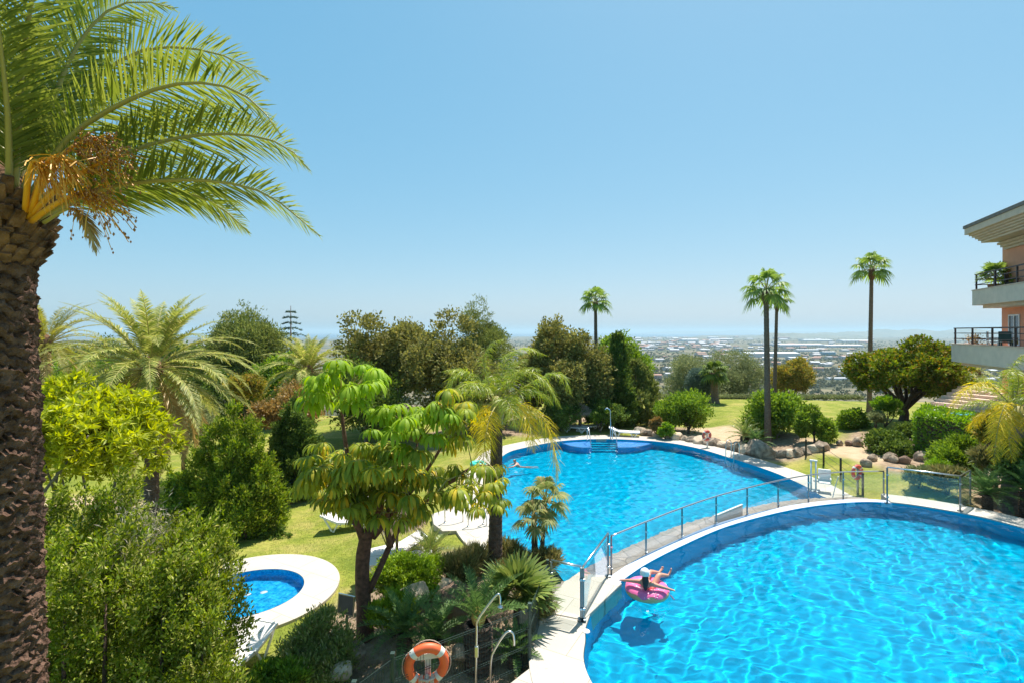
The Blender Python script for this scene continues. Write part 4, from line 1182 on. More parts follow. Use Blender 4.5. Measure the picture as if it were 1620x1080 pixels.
# ------------------------------------------------------------------ conifers and shrubs of the left side
def plumes(lst, Y):
    return [(*V(px, ty, Y + dy)[:2], r, r, V(px, ty, Y + dy)[2]) for px, ty, r, dy in lst]


spray_mass('cypress_shrub', 'bushy yellow-green conifer at the left edge of the sloping lawn', 'conifer', plumes([(366, 648, .55, .3), (340, 682, .6, 0), (394, 676, .55, .2), (322, 728, .62, 0), (410, 722, .55, 0), (350, 762, .7, -.6), (388, 770, .65, -.6), (302, 780, .55, .2), (425, 772, .5, .2), (368, 700, .7, -.3)], 20.2), 'cypress', 121, 900, 60, .14, .05, .5, .4)
spray_mass('cypress_shrub', 'darker conifer shrub behind the low metal gate', 'conifer', plumes([(462, 640, .5, .3), (478, 662, .5, 0), (446, 680, .5, 0), (490, 700, .5, 0), (440, 720, .5, 0), (466, 730, .65, -.5)], 24.5), 'dark', 122, 620, 60, .16, .06, .5, .4)
bush('garden_shrub', 'light green leafy shrub at the foot of the slim date palm', 'shrub', (248, 318, 752, 852), 20.3, 'green', 5, 110, 26, .13, .06, 131)
bush('garden_shrub', 'dark low shrub in the shade under the bushy conifer', 'shrub', (300, 445, 825, 868), 19.8, 'dark', 6, 90, 24, .12, .05, 132, depth=.5)
bush('garden_shrub', 'strappy grey-green plant beside the low metal gate', 'shrub', (405, 440, 800, 830), 20.6, 'fan', 4, 40, 22, .25, .03, 133, upb=.9)
tree('jacaranda_tree', 'feathery grey-green tree with thin dark branches over the left lawn', 'tree', (236, 350, 615, 735), 27, 'olive', 'bark', 8, 170, 26, .12, .04, 141, None, None, 6, .45)
bush('brown_shrub', 'orange-brown shrub under the grey-green date palm', 'shrub', (402, 500, 598, 690), 29, 'brownshrub', 7, 170, 26, .15, .07, 142)
bush('brown_shrub', 'olive shrub with rusty patches at the edge of the left trees', 'shrub', (360, 420, 590, 650), 36, 'ochre', 6, 130, 24, .17, .08, 143)
tree('shade_tree', 'dark broadleaf tree shading the far left lawn', 'tree', (225, 330, 588, 690), 46, 'dark', 'bark', 7, 190, 26, .2, .1, 144)
tree('shade_tree', 'dark tree behind the slim date palm trunk', 'tree', (300, 400, 600, 715), 42, 'dark', 'bark', 7, 190, 26, .19, .1, 145)
tree('shade_tree', 'dull green tree low behind the lime-green leafy tree', 'tree', (60, 210, 560, 690), 44, 'green', 'bark', 8, 200, 26, .22, .11, 146)
tree('shade_tree', 'dark tree filling the gap left of the olive-green pine', 'tree', (240, 350, 545, 660), 50, 'dark', 'bark', 8, 240, 26, .24, .12, 147)
tree('shade_tree', 'dull olive tree between the yellowish palm and the grey-green palm crown', 'tree', (80, 220, 530, 660), 52, 'pine', 'bark', 9, 260, 26, .26, .1, 148)
tree('shade_tree', 'dark green tree under the broad olive-green pine', 'tree', (395, 500, 555, 690), 44, 'green', 'bark', 8, 240, 26, .22, .11, 149)
# row of tall trees behind the lawn
tree('pine_tree', 'broad olive-green pine behind the crown of the grey-green date palm', 'tree', (333, 447, 490, 650), 47, 'pine', 'bark', 15, 620, 30, .26, .08, 151, upb=.5)
g_ = np.random.default_rng(5)
def star_pine(label, px, yt, Y):
    t = V(px, yt, Y); gz = float(ground(t[0], Y)); H = t[2] - gz; root = thing('norfolk_pine', label, 'tree', (t[0], Y, gz))
    MB().tube([(0, 0, -.2), (0, 0, H)], [.28, .03], 8).build('trunk', 'bark', root); Q = []
    for z in np.arange(H * .45, H - .3, .6):
        L = .25 + (H - z) * .42
        for k in range(6):
            a = k * PI / 3 + z * 2; u = g_.uniform(.1, 1, 34)[:, None]
            P = np.array([0, 0, z]) + np.array([math.cos(a), math.sin(a), -.1]) * L * u * g_.uniform(.6, 1.1) - np.array([0, 0, .35]) * (u * L) ** 2 * .3; D = np.array([math.cos(a), math.sin(a), .5]) + rnd_dir(34, g_) * .6
            Q.append(leaf_quads(P, D, .3, .08, g_))
    quads('crown', np.concatenate(Q), 'bluegray', root)


star_pine('thin spindly conifer silhouette just right of the olive-green pine', 460, 484, 58)
tree('ficus_tree', 'largest brownish ficus in the row of dark trees, its crown topping the others', 'tree', (542, 690, 485, 680), 41, 'ficus', 'graybark', 15, 560, 30, .23, .12, 161, spread=.13)
tree('ficus_tree', 'second brownish ficus overlapping the largest one', 'tree', (640, 775, 503, 690), 38, 'ficus', 'graybark', 13, 460, 30, .22, .11, 162, spread=.14)
tree('pine_tree', 'greener pine rising behind the gap of the brownish ficus trees', 'tree', (710, 802, 490, 640), 50, 'pine', 'bark', 11, 300, 28, .24, .06, 163, upb=.5)
tree('ficus_tree', 'brownish ficus behind the yellow-green queen palm', 'tree', (815, 925, 513, 690), 40, 'ficus', 'graybark', 13, 420, 30, .22, .11, 164, spread=.14)
tree('ficus_tree', 'lower brownish ficus next to the dark cypress', 'tree', (868, 968, 530, 690), 37, 'ficus', 'bark', 10, 320, 28, .2, .1, 165)
tree('ficus_tree', 'shaded ficus low behind the umbrella tree', 'tree', (520, 640, 570, 720), 36, 'dark', 'graybark', 9, 260, 28, .2, .1, 166)
tree('ficus_tree', 'shaded ficus low behind the trunk of the yellow-green queen palm', 'tree', (690, 820, 575, 720), 36, 'ficus', 'graybark', 10, 280, 28, .2, .1, 167)
tree('round_tree', 'bright green round-topped tree behind the dark cypress', 'tree', (930, 1022, 533, 640), 46, 'green', 'bark', 9, 280, 28, .22, .11, 168)
cone_sprays('cypress_tree', 'narrow dark cypress with a pointed tip', 'conifer', 977, 535, 38, 2.6, 'dark', 1700, 13, 171, None, .26, .08, .7)
cone_sprays('cypress_tree', 'broad yellow-green conifer leaning against the narrow dark cypress', 'conifer', 1005, 575, 39.5, 4.3, 'pine', 1700, 13, 172, None, .26, .08, .55)
bush('garden_shrub', 'dark shrub behind the far thatched parasol', 'shrub', (858, 915, 620, 690), 36, 'dark', 6, 110, 24, .16, .08, 173)
bush('garden_shrub', 'dark shrub mass at the foot of the narrow cypress', 'shrub', (925, 1010, 630, 675), 37, 'dark', 7, 130, 24, .16, .08, 174)
bush('garden_shrub', 'pale green low shrub between the far parasol and the tall shower', 'shrub', (935, 965, 648, 675), 35.5, 'green', 5, 60, 24, .14, .06, 175)
# right-hand half
tree('olive_tree', 'wide grey-green olive tree at the far edge of the lawn', 'tree', (1040, 1130, 560, 655), 55, 'olive', 'bark', 10, 300, 28, .22, .06, 181, depth=4)
tree('olive_tree', 'grey-green olive tree behind the tufted palm', 'tree', (1110, 1195, 556, 645), 57, 'olive', 'bark', 10, 300, 28, .22, .06, 182, depth=4)
bush('round_shrub', 'round blue-grey shrub next to the dark tufted palm', 'shrub', (1086, 1132, 584, 648), 49, 'bluegray', 6, 190, 26, .16, .05, 183)
bush('round_shrub', 'rounded green shrub above the rock edging, right of the far sign', 'shrub', (1050, 1130, 625, 692), 35, 'green', 8, 230, 28, .16, .07, 184)
bush('round_shrub', 'small light shrub at the far lawn beside the rounded green one', 'shrub', (1032, 1072, 636, 690), 36.5, 'bright', 5, 90, 26, .16, .06, 185)
tree('ochre_tree', 'round tree with ochre tips beyond the lawn', 'tree', (1222, 1286, 568, 640), 57, 'ochre', 'bark', 8, 260, 28, .22, .1, 186)
bush('round_shrub', 'large dark green shrub behind the trunks of the twin fan palms', 'shrub', (1185, 1268, 615, 708), 32.5, 'green', 9, 290, 28, .17, .08, 187)
tree('small_tree', 'small bushy tree on thin stems right of the twin fan palms', 'tree', (1264, 1312, 642, 706), 29.6, 'green', 'bark', 7, 190, 26, .14, .06, 188)
bush('round_shrub', 'dome-shaped dark shrub standing alone at the edge of the lawn', 'shrub', (1334, 1382, 650, 702), 32.5, 'green', 6, 190, 26, .14, .07, 189)
tree('umbrella_ficus', 'broad round-topped tree with golden-green crown in front of the plain', 'tree', (1346, 1510, 530, 655), 33.5, 'umbtree', 'bark', 22, 620, 30, .17, .09, 190, (25.6, 33.5), None, 12, .33, .26, spread=.10, shell=.82, fork=.3)
bush('clipped_pine', 'small cloud-pruned pine with a bright top under the broad tree', 'conifer', (1380, 1420, 620, 662), 31, 'bright', 5, 90, 30, .13, .04, 191, upb=.8)
bush('clipped_pine', 'low rounded tuft of pale needles beside the cloud-pruned pine', 'conifer', (1368, 1396, 648, 672), 30.5, 'olive', 4, 60, 30, .13, .03, 192, upb=.8)
bush('garden_shrub', 'dark shrub on the boulders under the broad tree', 'shrub', (1385, 1455, 678, 745), 27, 'dark', 8, 190, 26, .14, .07, 193)
bush('garden_shrub', 'dark leafy shrub at the trunk of the broad tree', 'shrub', (1425, 1480, 665, 735), 28.5, 'dark', 8, 170, 26, .14, .07, 194)
bush('garden_shrub', 'sunlit oleander shrub behind the glass screen', 'shrub', (1478, 1545, 692, 762), 22.5, 'green', 8, 210, 26, .15, .045, 195, upb=.6)
bush('garden_shrub', 'low yellow-green mound at the foot of the oleander', 'shrub', (1462, 1502, 718, 752), 22.0, 'bright', 5, 80, 26, .09, .03, 196)
bush('garden_shrub', 'grey-leaved shrub seen through the glass screen', 'shrub', (1430, 1475, 735, 772), 21.3, 'olive', 5, 90, 26, .12, .03, 197, upb=.6)
bush('garden_shrub', 'yellowish spiky plant seen through the glass screen', 'shrub', (1480, 1520, 742, 785), 20.5, 'strap', 5, 80, 22, .28, .025, 198, upb=.9)
bush('garden_shrub', 'olive shrub beside the thick grey palm trunk', 'shrub', (1552, 1600, 640, 710), 21, 'ochre', 6, 120, 26, .15, .05, 199)
bush('garden_shrub', 'dark shrub at the building base behind the grey palm trunk', 'shrub', (1575, 1640, 690, 770), 19.5, 'dark', 6, 130, 26, .14, .06, 200)
bush('garden_shrub', 'spiky small plant beside the stepped wall', 'shrub', (1545, 1580, 712, 752), 20.5, 'strap', 4, 60, 22, .3, .03, 201, upb=.9)
bush('rock_plant', 'small olive plant on the rocks near the dome-shaped shrub', 'shrub', (1375, 1400, 678, 705), 30.5, 'olive', 4, 50, 24, .13, .04, 202)
bush('rock_plant', 'orange-tipped plant on the boulders beside the far lawn gap', 'shrub', (1028, 1050, 660, 694), 34, 'brownshrub', 4, 60, 24, .14, .05, 203)
bush('rock_plant', 'yellow-green plant creeping over the far boulders', 'shrub', (1040, 1065, 668, 694), 33.2, 'bright', 4, 60, 24, .12, .04, 204)
# clipped hedge beside the building
def clipped(label, pts, z1, leaf, seed, n):
    g = np.random.default_rng(seed); c = np.mean(pts, 0); gz = float(ground(*c)); root = thing('clipped_hedge', label, 'hedge', (*c, gz)); P = np.array(pts)
    x = g.uniform(P[:, 0].min(), P[:, 0].max(), n * 3); y = g.uniform(P[:, 1].min(), P[:, 1].max(), n * 3); k = inside(P, x, y); x, y = x[k], y[k]
    top = np.stack([x, y, np.full(len(x), z1) + g.normal(0, .07, len(x))], 1); D = rnd_dir(len(x), g) + np.array([0, 0, .8])
    e = resample(np.vstack([P, P[:1]]), n * 2); sidep = np.stack([e[:, 0] + g.normal(0, .06, n * 2), e[:, 1] + g.normal(0, .06, n * 2), g.uniform(gz, z1, n * 2)], 1)
    Q = leaf_quads(np.vstack([top, sidep]), np.vstack([D, rnd_dir(n * 2, g) + np.array([0, 0, .4])]), .16, .08, g) - np.array([*c, gz]); quads('foliage', Q, leaf, root)
    mb = MB(); q = (P - c) * .93; mb.prism(list(map(tuple, q)), .02, z1 - gz - .1); mb.build('twigs', 'bark', root)


clipped('bright green flat-topped hedge running to the building', [V(1448, 0, 26.2)[:2], V(1533, 0, 23.6)[:2], V(1552, 0, 25.6)[:2], V(1464, 0, 29.2)[:2]], 2.2, 'bright', 211, 3000)

clipped('rough low hedge along the far edge of the lawn', [(13.5, 50.2), (34, 49.6), (34, 50.6), (13.5, 51.2)], .1, 'olive', 212, 4200)

# ------------------------------------------------------------------ rockery in front
bush('ground_cover', 'clipped green mound of ground cover in front of the umbrella tree', 'shrub', (592, 715, 884, 945), 13.6, 'cover', 12, 420, 26, .075, .03, 221, depth=.8)
bush('ornamental_grass', 'brownish grassy tuft right of the green mound', 'grass tuft', (705, 770, 872, 935), 13.9, 'strap', 6, 170, 24, .22, .016, 222, upb=1.2, depth=.6)
bush('ornamental_grass', 'olive grassy clump behind the queen palm trunk at the pool edge', 'grass tuft', (735, 835, 866, 915), 14.6, 'strap', 6, 170, 24, .2, .016, 223, upb=1.2, depth=.6)
bush('garden_shrub', 'yellow-green upright shrub at the foot of the umbrella tree, right side', 'shrub', (590, 655, 940, 1010), 11.8, 'cover', 6, 180, 26, .10, .02, 224, upb=1.0, depth=.6)
bush('garden_shrub', 'twiggy light green shrub left of the umbrella tree under the dark sign', 'shrub', (450, 560, 985, 1085), 10.7, 'twiggy', 8, 260, 26, .09, .025, 225, upb=.8, depth=.8)
bush('garden_shrub', 'green leafy tuft at the bottom edge below the sun lounger', 'shrub', (385, 480, 1058, 1110), 9.6, 'green', 6, 130, 26, .12, .03, 226, upb=.8)
bush('ornamental_grass', 'grey grassy plant at the fence beside the landing slab', 'grass tuft', (822, 868, 930, 1010), 11.6, 'strap', 5, 110, 22, .28, .02, 227, upb=1.1, depth=.4)
bush('rock_plant', 'sprawling spiky plant between the lounger and the fence corner', 'shrub', (845, 880, 868, 905), 14.2, 'strap', 4, 60, 22, .2, .02, 228, upb=1.0)
bush('rock_plant', 'small yellow succulent patch between the pale boulders', 'shrub', (640, 700, 925, 945), 12.9, 'bright', 5, 60, 24, .06, .03, 229, depth=.3)


def rk(label, px, py, Y, s, mat='rock', seed=0, name='boulder', group=None):
    p = V(px, py, Y); return rock(name, label, p, s, mat, seed, group)


rk('pale rounded boulder behind the dark cycad', 655, 938, 12.5, (.42, .35, .3), 'rockpale', 1)
rk('large brown boulder among the cycads', 722, 955, 11.7, (.55, .4, .5), 'rockbrown', 2)
rk('pale boulder behind the green fan palm', 832, 966, 11.5, (.36, .3, .3), 'rockpale', 3)
rk('small grey rock in front of the mesh fence', 728, 1032, 10.2, (.2, .18, .2), 'rock', 4)
rk('grey rock at the foot of the umbrella tree', 560, 1032, 10.9, (.26, .25, .24), 'rock', 5)
rk('pinkish rock below the twiggy shrub', 540, 1062, 10.2, (.26, .2, .2), 'rockpale', 6)
rk('small rock between the fan palm and the landing slab', 850, 985, 11.3, (.2, .2, .18), 'rock', 7)
rk('flat pale rock beside the grassy tuft', 705, 930, 13.1, (.4, .3, .2), 'rockpale', 8)
gi = np.random.default_rng(77)
rl = ['boulder in the dry-stone edging along the far rim of the lower pool']
wallp = curve([(1012, 686), (1050, 692), (1100, 700), (1150, 708), (1200, 720), (1250, 722), (1300, 712)], 26)
for q, (px, py) in enumerate(wallp):
    p = G(px, py); s = gi.uniform(.3, .54); s = .85 if q in (17, 18) and q == 17 else s
    if q == 18: continue
    rock('boulder', 'biggest tan boulder of the edging at the foot of the twin fan palms' if q == 17 else rl[0], (p[0], p[1] + .1, p[2] + s * .3), (s * 1.15, s * .8, s * .85), 'rock' if q % 3 else 'rockpale', 20 + q, None if q == 17 else 'boulders edging the lower pool')
for q in range(15):
    px = 1335 + q * 8.5 + gi.uniform(-8, 8); py = 704 + gi.uniform(-6, 34) * (q > 3); p = G(px, py); s = gi.uniform(.24, .42)
    rock('boulder', 'boulder on the shaded bank under the broad round-topped tree', (p[0], p[1], p[2] + s * .4), (s * 1.1, s * .8, s), 'rockbrown' if q % 2 else 'rock', 60 + q, 'boulders on the shaded bank')
rk('sunlit orange boulder beside the oleander', 1470, 698, 26.5, (.6, .45, .4), 'rockpale', 90)
# ------------------------------------------------------------------ loungers and parasols
def make_lounger():
    root = thing('sun_lounger', 'x', 'sun lounger')
    prof = [(-.95, .36), (-.3, .36), (.25, .37), (.42, .41), (.97, .62)]
    mb = MB(); P = curve([(p[0], 0, p[1]) for p in prof], 22); v = []
    for p in P:
        for y in (-.31, .31):
            v += [(p[0], y, p[2]), (p[0], y, p[2] - .03)]
    k = len(P); f = []
    for i in range(k - 1):
        a, b = i * 4, i * 4 + 4
        f += [(a, b, b + 2, a + 2), (a + 1, a + 3, b + 3, b + 1), (a, a + 1, b + 1, b), (a + 2, b + 2, b + 3, a + 3)]
    f += [(0, 2, 3, 1), (4 * k - 4, 4 * k - 3, 4 * k - 1, 4 * k - 2)]
    mb.add(v, f).build('bed', 'bed', root)
    for y in (-.335, .335):
        r = MB(); Q = [(p[0], y, p[2] - .02) for p in P[::2]] + [(.985, y, .61)]
        for a, b in zip(Q[:-1], Q[1:]): r.bar(a, b, .045, .07)
        r.build('side_rail', 'white', root)
        for x0, xb, x1 in ((-.85, -.62, -.36), (.86, .52, .28)):
            l = MB(); z1 = .36 if x0 < 0 else .56; z2 = .34
            l.bar((x0, y * 1.02, z1), (xb, y * 1.06, .03), .045, .05); l.bar((xb + (.07 if x0 < 0 else -.07), y * 1.06, .03), (x1, y * 1.02, z2), .045, .05); l.bar((xb - .03, y * 1.06, .02), (xb + (.10 if x0 < 0 else -.10), y * 1.06, .02), .045, .04)
            l.build('leg', 'white', root)
    for xe, ze in ((-.965, .345), (.99, .61)): MB().bar((xe, -.33, ze), (xe, .33, ze), .05, .06).build('end_rail', 'white', root)
    return root


proto = make_lounger()
LG = [((551, 836), 178, 'white sun lounger standing alone on the open lawn, its raised head to the left'),
      ((566, 812), 8, 'white sun lounger just behind the lone one, half hidden by leaves'),
      ((592, 800), 4, 'rearmost white sun lounger of the lawn group behind the umbrella tree'),
      ((624, 884), 32, 'white sun lounger beside the thatched parasol pole, seen between the branches'),
      ((630, 902), 8, 'shaded sun lounger on the near side of the parasol, behind the green mound'),
      ((371, 1062), 74, 'white sun lounger at the rim of the wading pool, cut off by the juniper hedge'),
      ((909, 682), 160, 'sun lounger in the shade to the left of the far parasol pole'),
      ((936, 680), 20, 'sun lounger in the shade to the right of the far parasol pole'),
      ((988, 690), 168, 'white sun lounger alone on the grass behind the far steps')]
for k, ((px, py), rz, lab) in enumerate(LG):
    o = proto if k == 0 else copy_tree(proto); p = G(px, py); o.location = p; o.rotation_euler = (0, 0, math.radians(rz)); tag(o, lab, 'sun lounger', 'sun loungers around the pools')


def parasol(label, px, py, h, r, seed):
    g = np.random.default_rng(seed); p = G(px, py); root = thing('thatched_parasol', label, 'parasol', p, 0, 'thatched parasols')
    MB().tube([(0, 0, -.05), (0, 0, h)], .045, 10).build('pole', 'wood', root)
    MB().lathe([(.0, .14), (.22, .13), (.3, .02), (.3, 0)], 24).build('base', 'white', root)
    MB().lathe([(r * .93, h - .62), (r * .55, h - .3), (.05, h + .02), (.0, h + .04)], 24).build('canopy', 'wood', root)
    n = 2600; a = g.uniform(0, 2 * PI, n); u = g.uniform(.05, 1, n); rr = r * np.sqrt(u)
    z = h + .05 - .66 * (rr / r) ** 1.1; P = np.stack([np.cos(a) * rr * .95, np.sin(a) * rr * .95, z + .02], 1)
    D = np.stack([np.cos(a), np.sin(a), -.75 - .5 * u], 1) + g.normal(size=(n, 3)) * .18
    quads('straw', leaf_quads(P, D, .3, .025, g, 0), 'thatch', root)


parasol('thatched parasol half hidden behind the leaves of the umbrella tree', 628, 893, 2.05, .85, 1)
parasol('thatched parasol in the shade at the far end of the lower pool', 918, 681, 2.0, .95, 2)

# ------------------------------------------------------------------ life rings
def life_ring(label, c, tilt, rz, mat, post, name='life_ring', Rr=.285, r=.075):
    root = thing(name, label, 'life ring', c, rz)
    MB().torus(Rr, r, 48, 16).build('ring', mat, root, rot=(PI / 2 + tilt, 0, 0))
    for k in range(4):
        a = k * PI / 2 + .75; MB().torus(Rr, r * 1.03, 6, 16, a - .13, a + .13).build('reflective_band', 'tape', root, rot=(PI / 2 + tilt, 0, 0))
    q = MB()
    for k in range(4):
        a0 = k * PI / 2 + .9; q.tube([((Rr + r * (1.02 + .35 * math.sin(PI * u))) * math.cos(a0 + 1.27 * u), -.0, (Rr + r * (1.02 + .35 * math.sin(PI * u))) * math.sin(a0 + 1.27 * u)) for u in np.linspace(0, 1, 8)], .008, 5)
    q.build('grab_line', 'rope', root)
    return root


rc = V(675, 1050, 8.7)
ring = life_ring('orange life ring with grey bands hanging at the mesh fence', rc, .1, math.radians(12), 'orange', None, Rr=.30, r=.082)
rope = MB(); gr = np.random.default_rng(4)
for k in range(14):
    x = gr.uniform(-.12, .12); rope.tube(curve([(x, -.1, -.10), (x + gr.uniform(-.03, .03), -.14, -.26), (x + gr.uniform(-.05, .05), -.13, -.58 - gr.uniform(0, .1)), (x + gr.uniform(-.04, .04), -.11, -.42), (x + gr.uniform(-.05, .05), -.09, -.12)], 14), .008, 5)
rope.tube([(-.13, -.12, -.16), (0, -.16, -.18), (.13, -.12, -.16)], .02, 6)
rope.build('coiled_rope', 'rope', ring)
holder = thing('ring_holder', 'pale T-shaped wooden holder behind the orange life ring', 'holder', (rc[0], rc[1] + .13, float(ground(rc[0], rc[1]))), math.radians(12))
MB().box((0, 0, (rc[2] - holder.location.z) / 2 + .05), (.1, .06, rc[2] - holder.location.z + .15)).build('post', 'tape', holder, .006)
MB().box((0, -.0, rc[2] - holder.location.z + .1), (.56, .05, .1)).build('crossbar', 'tape', holder, .006).location = (0, -.056, 0)
for lab, px, py, pb, rr in (('red life ring on a post among the boulders by the lower pool', 1118, 688, 708, .3), ('red life ring on a grey post seen through the glass screen', 1356, 746, 779, .3)):
    b = G(px + 1, pb); c = V(px, py, b[1] - .1); life_ring(lab, c, 0, .35, 'ringpink', None, Rr=.25, r=.075)
    pr = thing('ring_post', lab.replace('red life ring on a', 'slim') .replace('slim post', 'slim post holding the red ring').replace('slim grey post', 'grey post holding the red ring'), 'post', b)
    MB().box((0, 0, (c[2] - b[2]) / 2 + .1), (.07, .07, c[2] - b[2] + .3)).build('post', 'darksteel' if px > 1200 else 'tape', pr, .008); MB().box((0, -.05, c[2] - b[2] + .16), (.3, .03, .06)).build('hook', 'darksteel', pr)

# ------------------------------------------------------------------ green mesh fence in front
fn = thing('mesh_fence', 'dark green welded mesh fence between the rockery and the near pool rim', 'fence', (0, 0, 0))
FP = [(V(470, 1200, 6.9), None), (V(560, 1075, 7.75), None), (V(621, 1034, 8.45), None), (V(838, 955, 10.0), None), (V(866, 886, 12.4), None)]
tops = [p for p, _ in FP]
for k, t in enumerate(tops):
    b = float(ground(t[0], t[1])) - .1; t = np.array([t[0], t[1], min(t[2], 1.1) if k < 2 else t[2]]); tops[k] = t
    m = MB(); m.box((t[0], t[1], (t[2] + b) / 2), (.06, .06, t[2] - b)); m.build('post', 'greenmetal', fn, .006)
    MB().box((t[0], t[1], t[2] + .015), (.075, .075, .03)).build('post_cap', 'greenmetal', fn, .006)
for a, b in zip(tops[:-1], tops[1:]):
    m = MB(); L = np.linalg.norm(b - a); n = max(2, int(L / .055)); h0 = 1.12
    za, zb = a[2] - .06, b[2] - .06
    for i in range(1, n):
        u = i / n; p = a + (b - a) * u; zt = za + (zb - za) * u; m.box((p[0], p[1] - .03, zt - h0 / 2), (.005, .005, h0))
    for hh in (0, .04, .35, .39, .7, .74, 1.05, 1.09):
        m.bar((a[0], a[1] - .035, za - hh), (b[0], b[1] - .035, zb - hh), .007)
    m.build('mesh_panel', 'greenmetal', fn)

# ------------------------------------------------------------------ outdoor shower, rails, ladders
def pipe(name, label, cat, pts, r=.021, mat='steel', group=None, loc=None, extra=()):
    pts = [np.array(p, float) for p in pts]; b = pts[0] if loc is None else loc
    root = thing(name, label, cat, b, 0, group); P = curve([p - b for p in pts], 30)
    MB().tube(P, r, 10).build('pipe', mat, root)
    MB().lathe([(r * 2.4, 0), (r * 2.4, .02), (r * 1.1, .03)], 16, pts[0] - b).build('foot_plate', mat, root)
    return root


Ys = 9.2
sh = pipe('outdoor_shower', 'slim steel outdoor shower pole with a bent arm beside the mesh fence', 'shower', [V(754, 1160, Ys), V(753, 1075, Ys), V(754, 1000, Ys), V(755, 982, Ys), V(768, 962, Ys), V(783, 943, Ys), V(789, 939, Ys), V(791, 946, Ys), V(791, 955, Ys)], .02)
hp = V(791, 956, Ys) - np.array(sh.location); MB().lathe([(.015, .0), (.05, -.03), (.05, -.045), (0, -.045)], 16, hp).build('shower_head', 'steel', sh)
MB().box((0, 0, .1), (.07, .07, .2)).build('sleeve', 'steel', sh, .01).location = V(754, 1038, Ys) - np.array(sh.location)
Yr = 9.4
pipe('handrail', 'bent steel handrail in front of the cycad with the cone', 'handrail', [V(776, 1170, Yr), V(776, 1090, Yr), V(777, 1042, Yr), V(784, 1024, Yr), V(796, 1005, Yr), V(804, 998, Yr), V(811, 1001, Yr), V(813, 1012, Yr), V(813, 1020, Yr)], .022)
MB_ = MB(); MB_.prism([U(x, y, .03)[:2] for x, y in ((803, 1082), (826, 1064), (846, 1049), (852, 1100), (850, 1180), (780, 1180))], -.8, .02)
tag(MB_.build('kerb_slab', 'deck', None, .01), 'small pale slab at the bottom edge beside the shower', 'paving slab')
tall = pipe('outdoor_shower', 'tall thin shower pole at the far steps of the lower pool', 'shower', [U(966, 694, -.5), V(966, 670, 32.9), V(965.5, 655, 32.9), V(965, 648, 32.9), V(960, 645, 32.9), V(957, 647, 32.9)], .03)
for k, (px, lab) in enumerate(((929, 'left steel handrail of the far pool steps'), (969, 'right steel handrail of the far pool steps'))):
    b = U(px, 695, -.5); d = np.array([0, -1, 0]) * 1.0
    pipe('handrail', lab, 'handrail', [b, b + (0, 0, .7), b + (.0, -.12, .88), b + (0.02, -.5, .75), b + (.04, -1.1, .2), b + (.05, -1.3, -.2)], .024)


def ladder(label, c, rz, group=None, h=.75):
    root = thing('pool_ladder', label, 'pool ladder', c, rz)
    for x in (-.26, .26):
        P = curve([(x, .0, -.0), (x, .02, h * .8), (x, -.16, h), (x, -.38, h * .85), (x, -.42, .2), (x, -.42, -1.1)], 26); MB().tube(P, .022, 8).build('rail', 'steel', root)
    for z in (-.35, -.65, -.95): MB().box((0, -.42, z), (.5, .1, .03)).build('rung', 'steel', root)
    return root


p = U(1164, 724, -.5); ladder('steel pool ladder at the edge below the big boulders', (p[0], p[1] + .1, -.5), math.radians(-62), h=.95)
for k, ((px, py), lab) in enumerate((((741, 832), 'first steel grab rail on the entry slab under the umbrella tree'), ((765, 828), 'second steel grab rail on the entry slab, nearer the palm trunk'), ((704, 826), 'third steel grab rail at the rounded corner of the entry slab'))):
    b = U(px, py, -.49); pipe('grab_rail', lab, 'handrail', [b, b + (0, .02, .75), b + (.12, .05, .9), b + (.45, .1, .82), b + (.62, .12, .3), b + (.64, .12, -.02)], .022)
# pool lift
b = U(1287, 776, -.5); lf = thing('pool_lift', 'white pool lift with two posts and a seat on the rim of the lower pool', 'pool lift', b, -.5)
for x in (-.09, .09): MB().tube([(x, 0, 0), (x, 0, 1.32)], .035, 10).build('post', 'white', lf)
MB().box((0, 0, 1.33), (.3, .09, .06)).build('head_plate', 'white', lf, .01); MB().box((0, 0, .03), (.5, .35, .06)).build('base_plate', 'darksteel', lf, .01)
MB().box((.42, .1, .42), (.48, .45, .05)).build('seat', 'white', lf, .02); MB().box((.42, .32, .68), (.48, .06, .5)).build('backrest', 'white', lf, .02); MB().bar((.0, 0, .45), (.3, .1, .42), .05, .05).build('arm', 'steel', lf)
for x in (.2, .64): MB().box((x, .08, .6), (.04, .4, .04)).build('armrest', 'white', lf, .01)
b = U(1316, 792, -.45); pipe('grab_rail', 'thin slanting grab rail at the corner between the two pools', 'handrail', [b, b + (.2, .15, .4), b + (.42, .3, .8), b + (.5, .35, .9)], .016)

